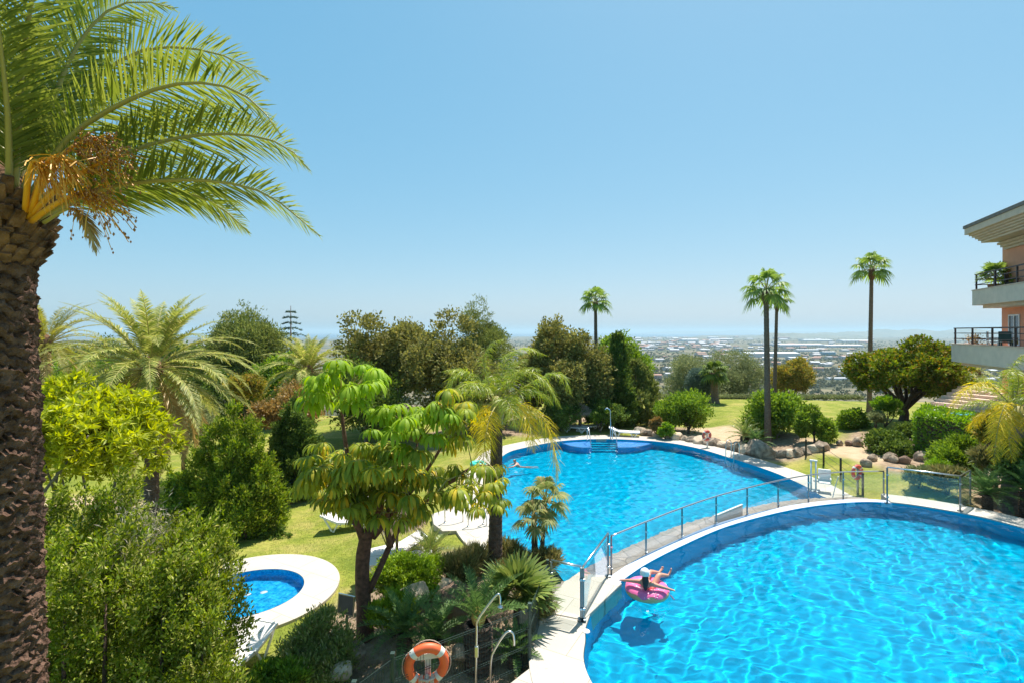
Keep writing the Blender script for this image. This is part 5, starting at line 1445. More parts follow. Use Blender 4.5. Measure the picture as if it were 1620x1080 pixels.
# ------------------------------------------------------------------ glass balustrade
def balustrade(label, posts, rail_h, panels=True, tall=False):
    c = np.array(posts[0][0]); root = thing('glass_balustrade', label, 'balustrade', c); rel = [(np.array(p) - c, h) for p, h in posts]
    for q, h in rel:
        MB().box((q[0], q[1], q[2] + h / 2), (.045, .045, h)).build('post', 'darksteel', root, .004)
        MB().box((q[0], q[1], q[2] + .02), (.13, .13, .04)).build('post_foot', 'darksteel', root, .008)
        m = MB()
        for z in (.26, h - .26): m.box((q[0], q[1] - .03, q[2] + z), (.07, .045, .05))
        m.build('clamp', 'steel', root, .006)
    for (a, ha), (b, hb) in zip(rel[:-1], rel[1:]):
        d = b - a; L = np.linalg.norm(d[:2]); d = d / np.linalg.norm(d); a2 = a + d * .05; b2 = b - d * .05
        v = []; nn = np.array([-d[1], d[0], 0]) * .005
        for s in (-1, 1): v += [a2 + nn * s + (0, 0, .1), b2 + nn * s + (0, 0, .1), b2 + nn * s + (0, 0, hb - .1), a2 + nn * s + (0, 0, ha - .1)]
        MB().add(v, [(3, 2, 1, 0), (4, 5, 6, 7), (0, 1, 5, 4), (2, 3, 7, 6), (1, 2, 6, 5), (3, 0, 4, 7)]).build('glass_panel', 'glass', root)
    P = np.array([q + (0, 0, h + .02) for q, h in rel])
    P = curve(P, 6 * len(P)) if len(P) > 3 else P
    MB().tube(P, .025, 10).build('handrail', 'steel', root)
    return root


balustrade('long curved glass balustrade with grey posts along the stone walk', [(U(x, y, -.25), 1.12) for x, y in ((967, 913.5), (1022, 886.5), (1079, 860), (1133, 838), (1182, 822), (1231, 808), (1279, 797.5), (1334, 791.5), (1398, 790))], 1.1)
balustrade('slanting glass panel at the near end of the stone walk', [(U(922.6, 980, .06), 1.16), (U(962, 911, .06), 1.1)], 1.1)
balustrade('short rail with glass from the green fence to the landing slab', [(U(872, 968, .06), 1.16), (U(919, 980, .06), 1.16)], 1.1)
balustrade('taller glass screen with a pale rail on the far right rim', [(U(1403.5, 796, .035), 1.34), (U(1519, 808, .035), 1.24), (U(1535, 797, .035), 1.24)], 1.2)
a, b = U(1131, 834, -.27), U(1174, 815, -.27); d = nrm(b - a)
pb = thing('panel_board', 'low pale grey panel standing on the stone walk at the lower pool', 'panel', (a + b) / 2, math.atan2(d[1], d[0]))
MB().box((0, 0, .2), (np.linalg.norm(b - a), .05, .4)).build('board', 'stucco', pb, .006); MB().box((0, 0, .412), (np.linalg.norm(b - a) + .02, .07, .024)).build('edge_trim', 'white', pb, .004)

# ------------------------------------------------------------------ signs, posts, gate
def sign(label, base, c, Y, wd, ht, rz, face, tilt=0):
    b = np.array(base); p = V(*c, Y); root = thing('sign', label, 'sign', b, rz)
    q = p - b; q = np.array([0, 0, q[2]])
    MB().box((0, 0, q[2] / 2), (.045, .045, q[2])).build('post', 'graybark' if face == 'signback' else 'darksteel', root, .004)
    MB().box((0, -.04, 0), (wd, .02, ht)).build('panel', face, root, .004, loc=q, rot=(0, tilt, 0))
    m = MB()
    for s in (-1, 1): m.box((s * wd / 2, -.042, 0), (.022, .03, ht + .02)); m.box((0, -.042, s * ht / 2), (wd - .022, .03, .022))
    m.build('panel_frame', 'steel' if face == 'signback' else 'white', root, 0, loc=q, rot=(0, tilt, 0))
    return root


b = G(549, 1004); sign('dark back of a sign panel on a post beside the umbrella tree', b, (552, 954), b[1], .42, .46, math.radians(-14), 'signback', .08)
b = G(990, 668); sign('pale notice panel on a post in front of the dark cypress', b, (990, 641), b[1], .45, .75, .4, 'signface')


def wire_fence(label, pts, h, mat='blackmetal', wires=(.95, .6, .25)):
    P = [G(*p) for p in pts]; c = P[0]; root = thing('wire_fence', label, 'fence', c)
    for p in P: MB().box((p[0] - c[0], p[1] - c[1], p[2] - c[2] + h / 2 - .05), (.07, .07, h + .1)).build('post', mat, root, .008)
    m = MB()
    for a, b in zip(P[:-1], P[1:]):
        for wv in wires: m.bar(a - c + (0, 0, h * wv), b - c + (0, 0, h * wv), .012)
    m.build('wires', mat, root)
    return root


wire_fence('low black post-and-wire fence crossing the lawn right of the boulders', [(1275, 722), (1303, 735), (1330, 756), (1365, 783)], .95)
wire_fence('dark post-and-rail fence on the far lawn beside the notice panel', [(1011, 668), (1021, 668)], 1.05, wires=(.92, .1, .5))
wire_fence('dark lone rail fence post pair at the gap to the far lawn', [(1032, 668), (1041, 664)], 1.05, wires=(.9,))
wire_fence('dark low fence in the shade in front of the narrow cypress', [(935, 668), (960, 669), (985, 668), (1006, 667)], 1.05, wires=(.95, .75, .55, .35, .15))
a, b = G(437, 806), G(468, 793); gt = thing('metal_gate', 'low dark metal gate of horizontal bars at the upper edge of the lawn', 'gate', a, math.atan2(b[1] - a[1], b[0] - a[0])); L = float(np.linalg.norm((b - a)[:2]))
for x in (0, L): MB().box((x, 0, .58), (.06, .06, 1.2)).build('post', 'greenmetal', gt, .006)
m = MB()
for z in np.linspace(.15, 1.1, 8): m.box((L / 2, 0, z), (L - .06, .02, .03))
m.build('bars', 'greenmetal', gt)
a2 = G(405, 822); fb = thing('mesh_fence', 'dark fence section between the conifer and the low gate', 'fence', a2, math.atan2(a[1] - a2[1], a[0] - a2[0])); L2 = float(np.linalg.norm((a - a2)[:2])) - .1
MB().box((0, 0, .55), (.06, .06, 1.15)).build('post', 'greenmetal', fb, .006); m = MB()
for z in np.linspace(.12, 1.08, 8): m.box((L2 / 2, 0, z), (L2, .012, .015))
for x in np.arange(.1, L2, .12): m.box((x, .014, .6), (.01, .01, 1.0))
m.build('mesh_panel', 'greenmetal', fb)
# turquoise thing on the deck
p = U(756, 737, -.5); tf = thing('pool_float', 'small turquoise float lying on the pale rim behind the umbrella tree', 'float', p)
MB().torus(.3, .12, 30, 10).build('tube', 'turq', tf).location = (0, 0, .12); MB().lathe([(0, .12), (.2, .11), (.25, .08), (.2, .04), (0, .03)], 20).build('floor', 'turq', tf)


# ------------------------------------------------------------------ people
def skinned(name, joints, edges, mat, parent=None, root=0, sub=2):
    """joints: name -> (position, radius); one continuous surface grown round the skeleton"""
    names = list(joints); me = bpy.data.meshes.new(name); me.from_pydata([tuple(map(float, joints[n][0])) for n in names], [(names.index(a), names.index(b)) for a, b in edges], [])
    o = link(name, me, mat, parent); md = o.modifiers.new('skin', 'SKIN'); md.use_smooth_shade = True
    for i, n in enumerate(names):
        r = joints[n][1]; me.skin_vertices[0].data[i].radius = r if hasattr(r, '__len__') else (r, r); me.skin_vertices[0].data[i].use_root = (i == root)
    s = o.modifiers.new('sub', 'SUBSURF'); s.levels = sub; s.render_levels = sub
    return o


def add_hand(J, E, tag_, wrist, d, palm_n, sgn, curl=.4):
    d = nrm(np.array(d, float)); nn = nrm(np.array(palm_n, float)); s = nrm(np.cross(nn, d)) * sgn
    pm = np.array(wrist) + d * .075; J[tag_ + 'palm'] = (pm, (.036, .018)); E.append((tag_ + 'wrist', tag_ + 'palm'))
    for k, (off, ln) in enumerate(((-.028, .062), (-.009, .075), (.01, .07), (.027, .055))):
        a = pm + s * off + d * .012; b = a + d * ln * .5 + nn * -.01 * curl; c = b + d * ln * .5 - nn * ln * .5 * curl
        for q, pt, r in ((0, a, .0095), (1, b, .009), (2, c, .0075)): J[f'{tag_}f{k}{q}'] = (pt, r)
        E += [(f'{tag_}f{k}0', f'{tag_}f{k}1'), (f'{tag_}f{k}1', f'{tag_}f{k}2')]
    a = pm - s * .03 - d * .03; b = a - s * .022 + d * .025; c = b + d * .03
    for q, pt, r in ((0, a, .011), (1, b, .0105), (2, c, .0085)): J[f'{tag_}t{q}'] = (pt, r)
    E += [(tag_ + 't0', tag_ + 't1'), (tag_ + 't1', tag_ + 't2')]


fc = U(1023.5, 934.5, 0); fl = thing('swim_ring', 'pink doughnut swim ring with a tan underside floating in the near pool', 'swim ring', (fc[0], fc[1], -.04))
Rm, rm_ = .36, .17
MB().torus(Rm, rm_, 56, 22, sq=.85).build('tube', 'floattan', fl).location = (0, 0, .08)
v = []; f = []; n, m_ = 72, 12                                    # icing with a wavy edge lying on the tube
for i in range(n):
    a = 2 * PI * i / n; lo = math.radians(16 + 13 * math.sin(a * 7) + 6 * math.sin(a * 11 + 1)); hi = math.radians(178 + 12 * math.sin(a * 6 + 2))
    for j in range(m_ + 1):
        b = lo + (hi - lo) * j / m_; q = Rm + (rm_ + .008) * math.cos(b); v.append((q * math.cos(a), q * math.sin(a), (rm_ + .008) * .85 * math.sin(b)))
for i in range(n):
    for j in range(m_): f.append((i * (m_ + 1) + j, ((i + 1) % n) * (m_ + 1) + j, ((i + 1) % n) * (m_ + 1) + j + 1, i * (m_ + 1) + j + 1))
MB().add(v, f, True).build('icing', 'floatpink', fl).location = (0, 0, .08)
sp = MB(); gs = np.random.default_rng(9)
for _ in range(46):
    a = gs.uniform(0, 6.28); b = math.radians(gs.uniform(15, 165)); q = Rm + (rm_ + .012) * math.cos(b); c = Vector((q * math.cos(a), q * math.sin(a), .08 + (rm_ + .012) * .85 * math.sin(b))); t = gs.uniform(0, 6.28)
    sp.bar(c - Vector((math.cos(t), math.sin(t), 0)) * .022, c + Vector((math.cos(t), math.sin(t), 0)) * .022, .011, .008)
sp.build('sprinkles', 'floatwhite', fl)
hd_ = MB(); hd_.bar((Rm + rm_ * .9, -.22, .06), (Rm + rm_ * 1.25, -.34, .0), .035, .012); hd_.build('strap', 'navy', fl)
wm = thing('person', 'woman in a white cap lying back in the pink swim ring with spread arms', 'person', (fc[0], fc[1], 0))
J = {'pelvis': ((.05, .03, .07), (.14, .115)), 'belly': ((.00, -.07, .15), (.115, .095)), 'chest': ((-.07, -.19, .27), (.135, .105)), 'upchest': ((-.105, -.25, .35), (.12, .085)), 'neck': ((-.13, -.29, .43), (.048, .05)),
     'jaw': ((-.135, -.305, .49), (.06, .062)), 'head': ((-.14, -.32, .575), (.085, .095)), 'crown': ((-.142, -.33, .645), (.06, .065)), 'nose': ((-.085, -.225, .565), (.014, .014)),
     'lsho': ((-.27, -.19, .34), (.055, .055)), 'lelb': ((-.45, -.03, .28), (.042, .042)), 'lwrist': ((-.60, .12, .22), (.027, .024)),
     'rsho': ((.07, -.33, .33), (.055, .055)), 'relb': ((.30, -.35, .27), (.042, .042)), 'rwrist': ((.52, -.33, .2), (.027, .024)),
     'lhip': ((-.04, .11, .09), (.095, .095)), 'lkne': ((.16, .34, .33), (.062, .062)), 'lcalf': ((.30, .46, .26), (.052, .052)), 'lank': ((.46, .56, .2), (.033, .033)), 'lfoot': ((.56, .62, .27), (.035, .024)),
     'rhip': ((.13, -.02, .09), (.095, .095)), 'rkne': ((.34, .15, .34), (.062, .062)), 'rcalf': ((.47, .23, .29), (.052, .052)), 'rank': ((.62, .30, .25), (.033, .033)), 'rfoot': ((.70, .34, .35), (.036, .024)), 'rtoe': ((.71, .345, .42), (.032, .014)), 'ltoe': ((.58, .635, .33), (.03, .014))}
E_ = [('pelvis', 'belly'), ('belly', 'chest'), ('chest', 'upchest'), ('upchest', 'neck'), ('neck', 'jaw'), ('jaw', 'head'), ('head', 'crown'), ('head', 'nose'), ('upchest', 'lsho'), ('lsho', 'lelb'), ('lelb', 'lwrist'), ('upchest', 'rsho'), ('rsho', 'relb'), ('relb', 'rwrist'),
      ('pelvis', 'lhip'), ('lhip', 'lkne'), ('lkne', 'lcalf'), ('lcalf', 'lank'), ('lank', 'lfoot'), ('lfoot', 'ltoe'), ('pelvis', 'rhip'), ('rhip', 'rkne'), ('rkne', 'rcalf'), ('rcalf', 'rank'), ('rank', 'rfoot'), ('rfoot', 'rtoe')]
add_hand(J, E_, 'l', J['lwrist'][0], (-.7, .65, -.25), (0, 0, 1), 1); add_hand(J, E_, 'r', J['rwrist'][0], (.9, .1, -.3), (0, 0, 1), -1)
skinned('body', J, E_, 'skin', wm)
cp = MB(); cp.lathe([(.108, -.03), (.113, .03), (.1, .085), (.06, .122), (0, .132)], 28); cp.build('cap', 'cap', wm, loc=(-.14, -.325, .59), rot=(.12, .1, 0))
br_ = MB(); n = 14; v = []
for i in range(n + 1):
    a = PI * (.12 + .76 * i / n); v += [(.105 * math.cos(a), .105 * math.sin(a), 0), (.13 * math.cos(a), .105 * math.sin(a) + .085 * math.sin(a), -.012), (.105 * math.cos(a), .105 * math.sin(a), -.01), (.13 * math.cos(a), .19 * math.sin(a), -.02)]
f = []
for i in range(n): a = i * 4; f += [(a, a + 1, a + 5, a + 4), (a + 2, a + 6, a + 7, a + 3), (a + 1, a + 3, a + 7, a + 5)]
br_.add(v, f, True).build('cap_brim', 'cap', wm, loc=(-.14, -.325, .575), rot=(.1, .05, -.45))
skinned('hair', {'a': ((-.145, -.385, .58), (.085, .05)), 'b': ((-.15, -.42, .49), (.085, .045)), 'c': ((-.15, -.43, .39), (.075, .04)), 'd': ((-.145, -.41, .29), (.055, .03)), 'e': ((-.14, -.40, .22), (.02, .015))}, [('a', 'b'), ('b', 'c'), ('c', 'd'), ('d', 'e')], 'hair', wm)
skinned('swimsuit', {'p': ((.05, .03, .075), (.149, .122)), 'b': ((.03, -.02, .11), (.133, .11))}, [('p', 'b')], 'swimsuit', wm)
skinned('bikini_top', {'c': ((-.065, -.18, .265), (.143, .112)), 'd': ((-.08, -.205, .295), (.141, .110))}, [('c', 'd')], 'swimsuit', wm)
sw_c = U(816, 737, -.6); sw = thing('person', 'swimmer in red at the left edge of the lower pool', 'person', sw_c)
J = {'hip': ((.35, .15, -.22), (.12, .1)), 'waist': ((.2, .08, -.08), (.11, .095)), 'chest': ((.05, .02, .08), (.14, .1)), 'neck': ((-.03, -.01, .2), (.05, .05)), 'head': ((-.06, -.02, .31), (.08, .09)), 'top': ((-.065, -.02, .38), (.06, .065)), 'nose': ((-.155, -.03, .3), (.014, .014)),
     'lsho': ((.02, -.17, .12), (.055, .055)), 'lelb': ((-.14, -.34, .06), (.042, .042)), 'lwrist': ((-.33, -.36, .04), (.028, .026)), 'rsho': ((.06, .2, .12), (.055, .055)), 'relb': ((-.1, .36, .04), (.042, .042)), 'rwrist': ((-.3, .34, -.02), (.028, .026)),
     'lkne': ((.7, .16, -.35), (.065, .065)), 'lank': ((1.05, .2, -.38), (.035, .035)), 'rkne': ((.68, .36, -.33), (.065, .065)), 'rank': ((1.02, .44, -.4), (.035, .035)), 'lft': ((1.2, .22, -.4), (.035, .025)), 'rft': ((1.17, .46, -.42), (.035, .025))}
E_ = [('hip', 'waist'), ('waist', 'chest'), ('chest', 'neck'), ('neck', 'head'), ('head', 'top'), ('head', 'nose'), ('chest', 'lsho'), ('lsho', 'lelb'), ('lelb', 'lwrist'), ('chest', 'rsho'), ('rsho', 'relb'), ('relb', 'rwrist'), ('hip', 'lkne'), ('lkne', 'lank'), ('lank', 'lft'), ('hip', 'rkne'), ('rkne', 'rank'), ('rank', 'rft')]
add_hand(J, E_, 'l', J['lwrist'][0], (-1, .1, -.1), (0, 0, 1), 1); add_hand(J, E_, 'r', J['rwrist'][0], (-1, -.1, -.2), (0, 0, 1), -1)
skinned('body', J, E_, 'skin', sw); skinned('hair', {'a': ((-.045, -.02, .36), (.092, .09)), 'b': ((-.02, -.02, .30), (.09, .08))}, [('a', 'b')], 'hair', sw)
skinned('swim_top', {'a': ((.2, .08, -.08), (.117, .102)), 'b': ((.06, .025, .07), (.148, .108))}, [('a', 'b')], 'redwear', sw)

# ------------------------------------------------------------------ apartment building
bd = np.array([-.37, -.93]); bn = np.array([.93, -.37])       # along the front towards us, into the building
A0 = np.array([26.15, 29.1])                                  # far front corner of the upper balcony


def BP(s, i): return A0 + bd * s + bn * i                     # s metres towards us, i metres inwards


bz = float(ground(27, 28)); bl = thing('apartment_building', 'salmon apartment building with grey balcony parapets and a stepped stone cornice', 'building', (*BP(0, 1.5), bz)); OB = np.array([*BP(0, 1.5), bz])
rel2 = lambda s, i: tuple(BP(s, i) - OB[:2])
LN = 16


def slab(poly, z0, z1): return MB().prism([rel2(*p) for p in poly], z0 - OB[2], z1 - OB[2])


slab([(.35, 1.2), (LN, 1.2), (LN, 12), (.35, 12)], 8.62, 11.35).build('upper_wall', 'salmon', bl)
slab([(.15, 1.25), (LN, 1.25), (LN, 12), (.15, 12)], 5.62, 8.1).build('middle_wall', 'salmon', bl)
slab([(.1, 1.3), (LN, 1.3), (LN, 12), (.1, 12)], -.8, 5.0).build('lower_wall', 'salmon', bl)
for nm, i0, s0, z0, z1 in (('upper_balcony', 0, 0, 7.88, 8.72), ('lower_balcony', -.95, .0, 4.72, 5.70)):
    o = slab([(s0, i0), (LN, i0), (LN, i0 + .16), (s0 + .16, i0 + .16), (s0 + .16, 4), (s0, 4)], z0, z1).build('parapet', 'stucco', bl, .01)
    slab([(s0 + .17, i0 + .17), (LN, i0 + .17), (LN, 1.6), (s0 + .17, 1.6)], z0 + .06, z1 - .25).build('balcony_floor', 'cornice', bl)
    slab([(s0 - .03, i0 - .03), (LN, i0 - .03), (LN, i0 + .2), (s0 + .2, i0 + .2), (s0 + .2, 4), (s0 - .03, 4)], z1 + .002, z1 + .05).build('coping', 'cornice', o)
    slab([(s0 + .35, i0 + .35), (LN, i0 + .35), (LN, 1.5), (s0 + .35, 1.5)], z0 - .18, z0 + .05).build('balcony_soffit', 'stucco', bl)
    rl_ = MB(); hh = (.32, .62, .9); fr = [BP(s, i0 + .1) for s in np.arange(.25, LN, 2.1)]
    for q in fr: rl_.box((q[0] - OB[0], q[1] - OB[1], z1 - OB[2] + .48), (.07, .07, .9), math.atan2(bd[1], bd[0]))
    p0, p1 = BP(.1, i0 + .1) - OB[:2], BP(LN, i0 + .1) - OB[:2]; p2 = BP(.1, 3.5) - OB[:2]
    for h in hh:
        rl_.bar((*p0, z1 - OB[2] + h), (*p1, z1 - OB[2] + h), .04 if h < .85 else .06); rl_.bar((*p0, z1 - OB[2] + h + .003), (*p2, z1 - OB[2] + h + .003), .04)
    rl_.build('balcony_railing', 'rail', bl)
cz = 11.2
for k, (ov, h) in enumerate(((-.58, .18), (-.52, .2), (-.36, .1), (-.25, .1), (-.14, .1), (-.03, .1), (.08, .12))):
    z1 = 12.35 - (0 if k == 0 else .18 + (0 if k == 1 else .34 + (k - 2) * .105)); z0 = z1 - (h if k != 1 else .34)
    slab([(.43 + (ov + .58) * .6, ov), (LN, ov), (LN, 12), (.43 + (ov + .58) * .6, 12)], z0 + .003, z1).build('cornice_course', 'cornice' if k else 'rooftop', bl, .015)
for k in range(3): slab([(.8 - k * .0, .78 + k * .14), (LN, .78 + k * .14), (LN, 12), (.8 - k * .0, 12)], 11.13 - k * .13, 11.255 - k * .13).build('wall_cornice', 'cornice', bl)


def opening(s0, s1, z0, z1, i, door=False):
    root_ = slab([(s0, i - .012), (s1, i - .012), (s1, i + .05), (s0, i + .05)], z0, z1).build('door' if door else 'window', 'doorbrown' if door else 'winglass', bl)
    fr = MB(); t = .07
    for a, b, c, d in ((s0 - t, s0, z0 - t, z1 + t), (s1, s1 + t, z0 - t, z1 + t), (s0, s1, z0 - t, z0), (s0, s1, z1, z1 + t), ((s0 + s1) / 2 - .03, (s0 + s1) / 2 + .03, z0, z1)):
        fr.prism([rel2(a, i - .05), rel2(b, i - .05), rel2(b, i - .013), rel2(a, i - .013)], c - OB[2], d - OB[2])
    fr.build('frame', 'winframe' if not door else 'rail', root_)


opening(1.0, 1.95, 5.75, 7.25, 1.25); opening(4.3, 5.4, 5.62, 7.7, 1.25, True); opening(.9, 2.0, 2.75, 4.35, 1.3); opening(3.4, 5.0, 8.75, 10.6, 1.2, True); opening(3.6, 5.0, 2.6, 4.3, 1.3)
q = BP(3.0, 1.2) - OB[:2]; MB().lathe([(0, .09), (.1, .06), (.16, -.04), (.06, -.08), (0, -.09)], 16, (q[0], q[1], 7.05 - OB[2])).build('wall_lamp', 'rail', bl)
# things on the balconies
p = BP(.75, .7); pp = thing('potted_palm', 'potted fan palm standing on the upper balcony corner', 'plant', (*p, 8.47)); MB().lathe([(.22, 0), (.3, .5), (.33, .55), (.28, .55), (.26, .45), (0, .45)], 20).build('pot', 'planter', pp)
MB().tube([(0, 0, .4), (.02, 0, .95)], [.06, .05], 8).build('trunk', 'bark', pp); fan_crown(pp, (.02, 0, .98), .95, 20, 'fan', np.random.default_rng(3), .5, -20, 80, 'crown', .25, 14)
for k, (s, i, z, lab) in enumerate(((1.9, .75, 8.47, 'low flowering plant in a pot beside the balcony palm'), (1.15, -.35, 5.45, 'dry brown plant in a pot on the lower balcony corner'))):
    p = BP(s, i); t = thing('potted_plant', lab, 'plant', (*p, z)); MB().lathe([(.16, 0), (.22, .34), (.2, .34), (.18, .3), (0, .3)], 18).build('pot', 'planter', t)
    g = np.random.default_rng(30 + k); P = g.normal(size=(260, 3)) * .17 + (0, 0, .5); quads('foliage', leaf_quads(P, rnd_dir(260, g) + (0, 0, .5), .14, .05, g), 'brownshrub' if k else 'green', t)
def chair(label, s, i, z, mat, rz, name='balcony_chair'):
    p = BP(s, i); t = thing(name, label, 'chair', (*p, z), rz)
    MB().box((0, 0, .43), (.48, .48, .05)).build('seat', mat, t, .02); MB().box((0, .23, .72), (.48, .05, .5)).build('backrest', mat, t, .02)
    for x in (-.21, .21):
        for y in (-.21, .21): MB().bar((x, y, 0), (x * .95, y * .95, .42), .045).build('leg', mat, t)
        MB().box((x * 1.1, 0, .64), (.05, .46, .04)).build('armrest', mat, t, .01)


chair('white plastic chair on the lower balcony behind the railing', 2.9, -.2, 5.45, 'white', .7); chair('dark green chair on the lower balcony next to the white one', 3.9, -.1, 5.45, 'greenmetal', 2.2); chair('dark chair on the upper balcony beside the potted palm', 2.8, .6, 8.47, 'blackmetal', .5)
# stepped stone wall and lower terrace by the building
p1, p2 = V(1514, 610, 30.5), V(1650, 619, 27.0); O2 = np.array([p1[0], p1[1], .3]); sw_ = thing('stepped_wall', 'sloping pinkish wall with stepped stone courses below the building', 'wall', O2)
d2 = nrm((p2 - p1)[:2]); n2 = np.array([d2[1], -d2[0]]); n2 = n2 if n2[1] < 0 else -n2
zt = float(p1[2])
for k in range(7):
    z = zt - k * .17; q = (p1 - O2)[:2] - d2 * .06 * k; m = MB()
    pl = [q + n2 * .42 * k, (p2 - O2)[:2] + n2 * .42 * k, (p2 - O2)[:2] - n2 * 1.2, q - n2 * 1.2]
    m.prism([tuple(x) for x in pl], z - .168 - O2[2], z - O2[2]); m.build('course', 'stepstone', sw_, .02)
m = MB(); m.prism([tuple(x) for x in ((p1 - O2)[:2] + d2 * .1 + n2 * 2.4, (p2 - O2)[:2] + n2 * 2.4, (p2 - O2)[:2] - n2, (p1 - O2)[:2] + d2 * .1 - n2)], -1.2, zt - 7 * .17 - .004 - O2[2]); m.build('lower_wall', 'salmon', sw_)
lw_ = thing('terrace_wall', 'low sloping grey terrace wall with a terracotta side behind the shrubs', 'wall', (*U(1540, 700, .6)[:2], .2)); O3 = np.array(lw_.location)
pts = [U(1482, 684, .9), U(1545, 700, .8), U(1580, 735, .5), U(1585, 760, .2)]
m = MB()
for a, b in zip(pts[:-1], pts[1:]):
    d = nrm(b - a); nn = np.array([d[1], -d[0], 0]) * .9
    q = [a - O3, b - O3, b + nn - O3, a + nn - O3]; v = [x for x in q] + [np.array([x[0], x[1], -1.4]) for x in q]
    m.add(v, [(0, 1, 2, 3), (0, 4, 5, 1), (1, 5, 6, 2), (2, 6, 7, 3), (3, 7, 4, 0)])
m.build('capping', 'stucco', lw_)
pa, pb_ = U(1500, 682, 1.1), U(1558, 694, 1.1); d = nrm(pb_ - pa); m = MB(); m.bar(pa - O3 + (0.1, .35, -.4), pb_ - O3 + (.1, .35, -.4), .2, 1.2); m.build('face', 'terrawall', lw_)
pt = thing('terrace_wall', 'terracotta pillar and wall under the stepped stone courses', 'wall', (*U(1560, 690, .4)[:2], .2)); MB().box((0, .6, .9), (.9, .9, 2.2)).build('pillar', 'terrawall', pt, .02)
aw = thing('awning', 'small blue awning glimpsed between the hedge and the stepped wall', 'awning', V(1525, 655, 25.5)); MB().box((0, 0, 0), (1.1, .7, .08)).build('cloth', 'awning', aw, .02); MB().box((.5, 0, -.55), (.1, .1, 1.0)).build('post', 'greenmetal', aw)

# ------------------------------------------------------------------ the plain: sheds, houses, trees
def Gf(px, py):
    px, py = np.asarray(px, float), np.asarray(py, float); z = -80. + 0 * px
    for _ in range(22):
        Yq = (CAMZ - z) * F / (py - HY); z = ground((px - CX) / F * Yq, Yq)
    Yq = (CAMZ - z) * F / (py - HY)
    return np.stack([(px - CX) / F * Yq, Yq, z], -1)


M['shedwhite'] = plain('shed_white', (.55, .53, .52), .6, noise=.05, scale=.05); M['shedgray'] = plain('shed_grey', (.36, .38, .42), .6, noise=.1, scale=.05)
M['shedteal'] = plain('shed_teal', (.02, .22, .32), .5); M['housewhite'] = plain('house_white', (.48, .44, .4), .8); M['housepink'] = plain('house_pink', (.46, .31, .26), .8); M['tileroof'] = plain('tile_roof', (.36, .2, .14), .9)
M['roofpale'] = plain('shed_roof', (.6, .6, .62), .5); M['roofmid'] = plain('shed_roof_grey', (.38, .37, .38), .6)


def hall(name, label, cat, p, wd, dp, h, rz, wall, roof, group=None, gable=.18, glaz=None):
    o = thing(name, label, cat, p, rz, group) if glaz or name == 'warehouse' else None
    mb = MB(); mb.box((0, 0, h / 2 - 2), (wd, dp, h + 4)); r = MB(); e = .6; g_ = h + dp * gable * .5
    v = [(-wd / 2 - e, -dp / 2 - e, h), (wd / 2 + e, -dp / 2 - e, h), (wd / 2 + e, dp / 2 + e, h), (-wd / 2 - e, dp / 2 + e, h), (-wd / 2 - e, 0, g_), (wd / 2 + e, 0, g_)]
    r.add([(x, y, z + .05) for x, y, z in v], [(0, 1, 5, 4), (2, 3, 4, 5), (3, 0, 4), (1, 2, 5), (3, 2, 1, 0)])
    if o is None:
        n = len(mb.v); mb.add(r.v, r.f); ob = mb.build(name, wall); ob.data.materials.append(M[roof])
        for pl in list(ob.data.polygons)[6:]: pl.material_index = 1
        ob.location = [float(x) for x in p]; ob.rotation_euler = (0, 0, rz); return tag(ob, label, cat, group)
    mb.build('walls', wall, o); r.build('roof', roof, o)
    if glaz: MB().box(glaz[0], glaz[1]).build('facade_block', glaz[2], o)
    return o


def wh(px, py, w_px, h_px, label, wall='shedwhite', roof='roofpale', dp=.35, glaz=None, rz=.05):
    p = Gf(px, py); k = p[1] / F; wd = w_px * k; h = h_px * k
    g = None
    if glaz: g = ((-wd / 2 - wd * .05, 0, h * .6), (wd * .12, wd * dp * .8, h * 1.5), glaz)
    hall('warehouse', label, 'warehouse', p, wd, wd * dp, h, rz, wall, roof, 'sheds of the industrial estate', .12, g)


wh(1214, 564, 88, 6, 'long white shed with a grey glazed block at its left end', glaz='shedgray')
wh(1309, 561, 20, 5, 'teal-blue shed at the right end of the sheds', 'shedteal', 'roofpale', .5)
wh(1262, 548, 70, 3.2, 'wide grey-walled shed behind the long white one', 'shedgray', 'roofpale')
wh(1330, 549, 60, 3, 'pale shed left of the broad round tree, in the middle row', 'shedgray')
wh(1275, 556, 34, 3.4, 'mid-sized white shed between the long white and the teal one')
wh(1352, 541, 50, 2.4, 'farthest white shed close to the tallest fan palm trunk')
wh(1290, 540, 46, 2.3, 'narrow white shed in the back row of the industrial estate')
wh(1236, 536, 24, 2.2, 'small rust-roofed hall in the back row', 'housepink', 'tileroof')
wh(1205, 546, 34, 2.6, 'low shed just left of the twin palm trunks', 'shedgray', 'roofmid')
wh(1090, 540, 26, 3, 'white angular block among the pale houses on the left of the plain', 'shedwhite', 'roofpale', .6)
wh(1140, 539, 36, 2.6, 'pinkish hall between two dark tree patches', 'housepink', 'roofpale')
wh(1345, 566, 30, 2.6, 'low grey shed beside the field in front of the estate', 'shedgray', 'roofmid')
wh(1335, 585, 22, 3, 'greenhouse-like low white roof in the scrub', 'shedgray', 'roofpale')
wh(1325, 600, 34, 3, 'long low white roof just above the olive scrub', 'shedwhite', 'roofpale')
wh(1168, 557, 12, 7, 'small dark glass office block left of the long white shed', 'shedgray', 'roofmid', .7)
gh = np.random.default_rng(303); cnt = 0
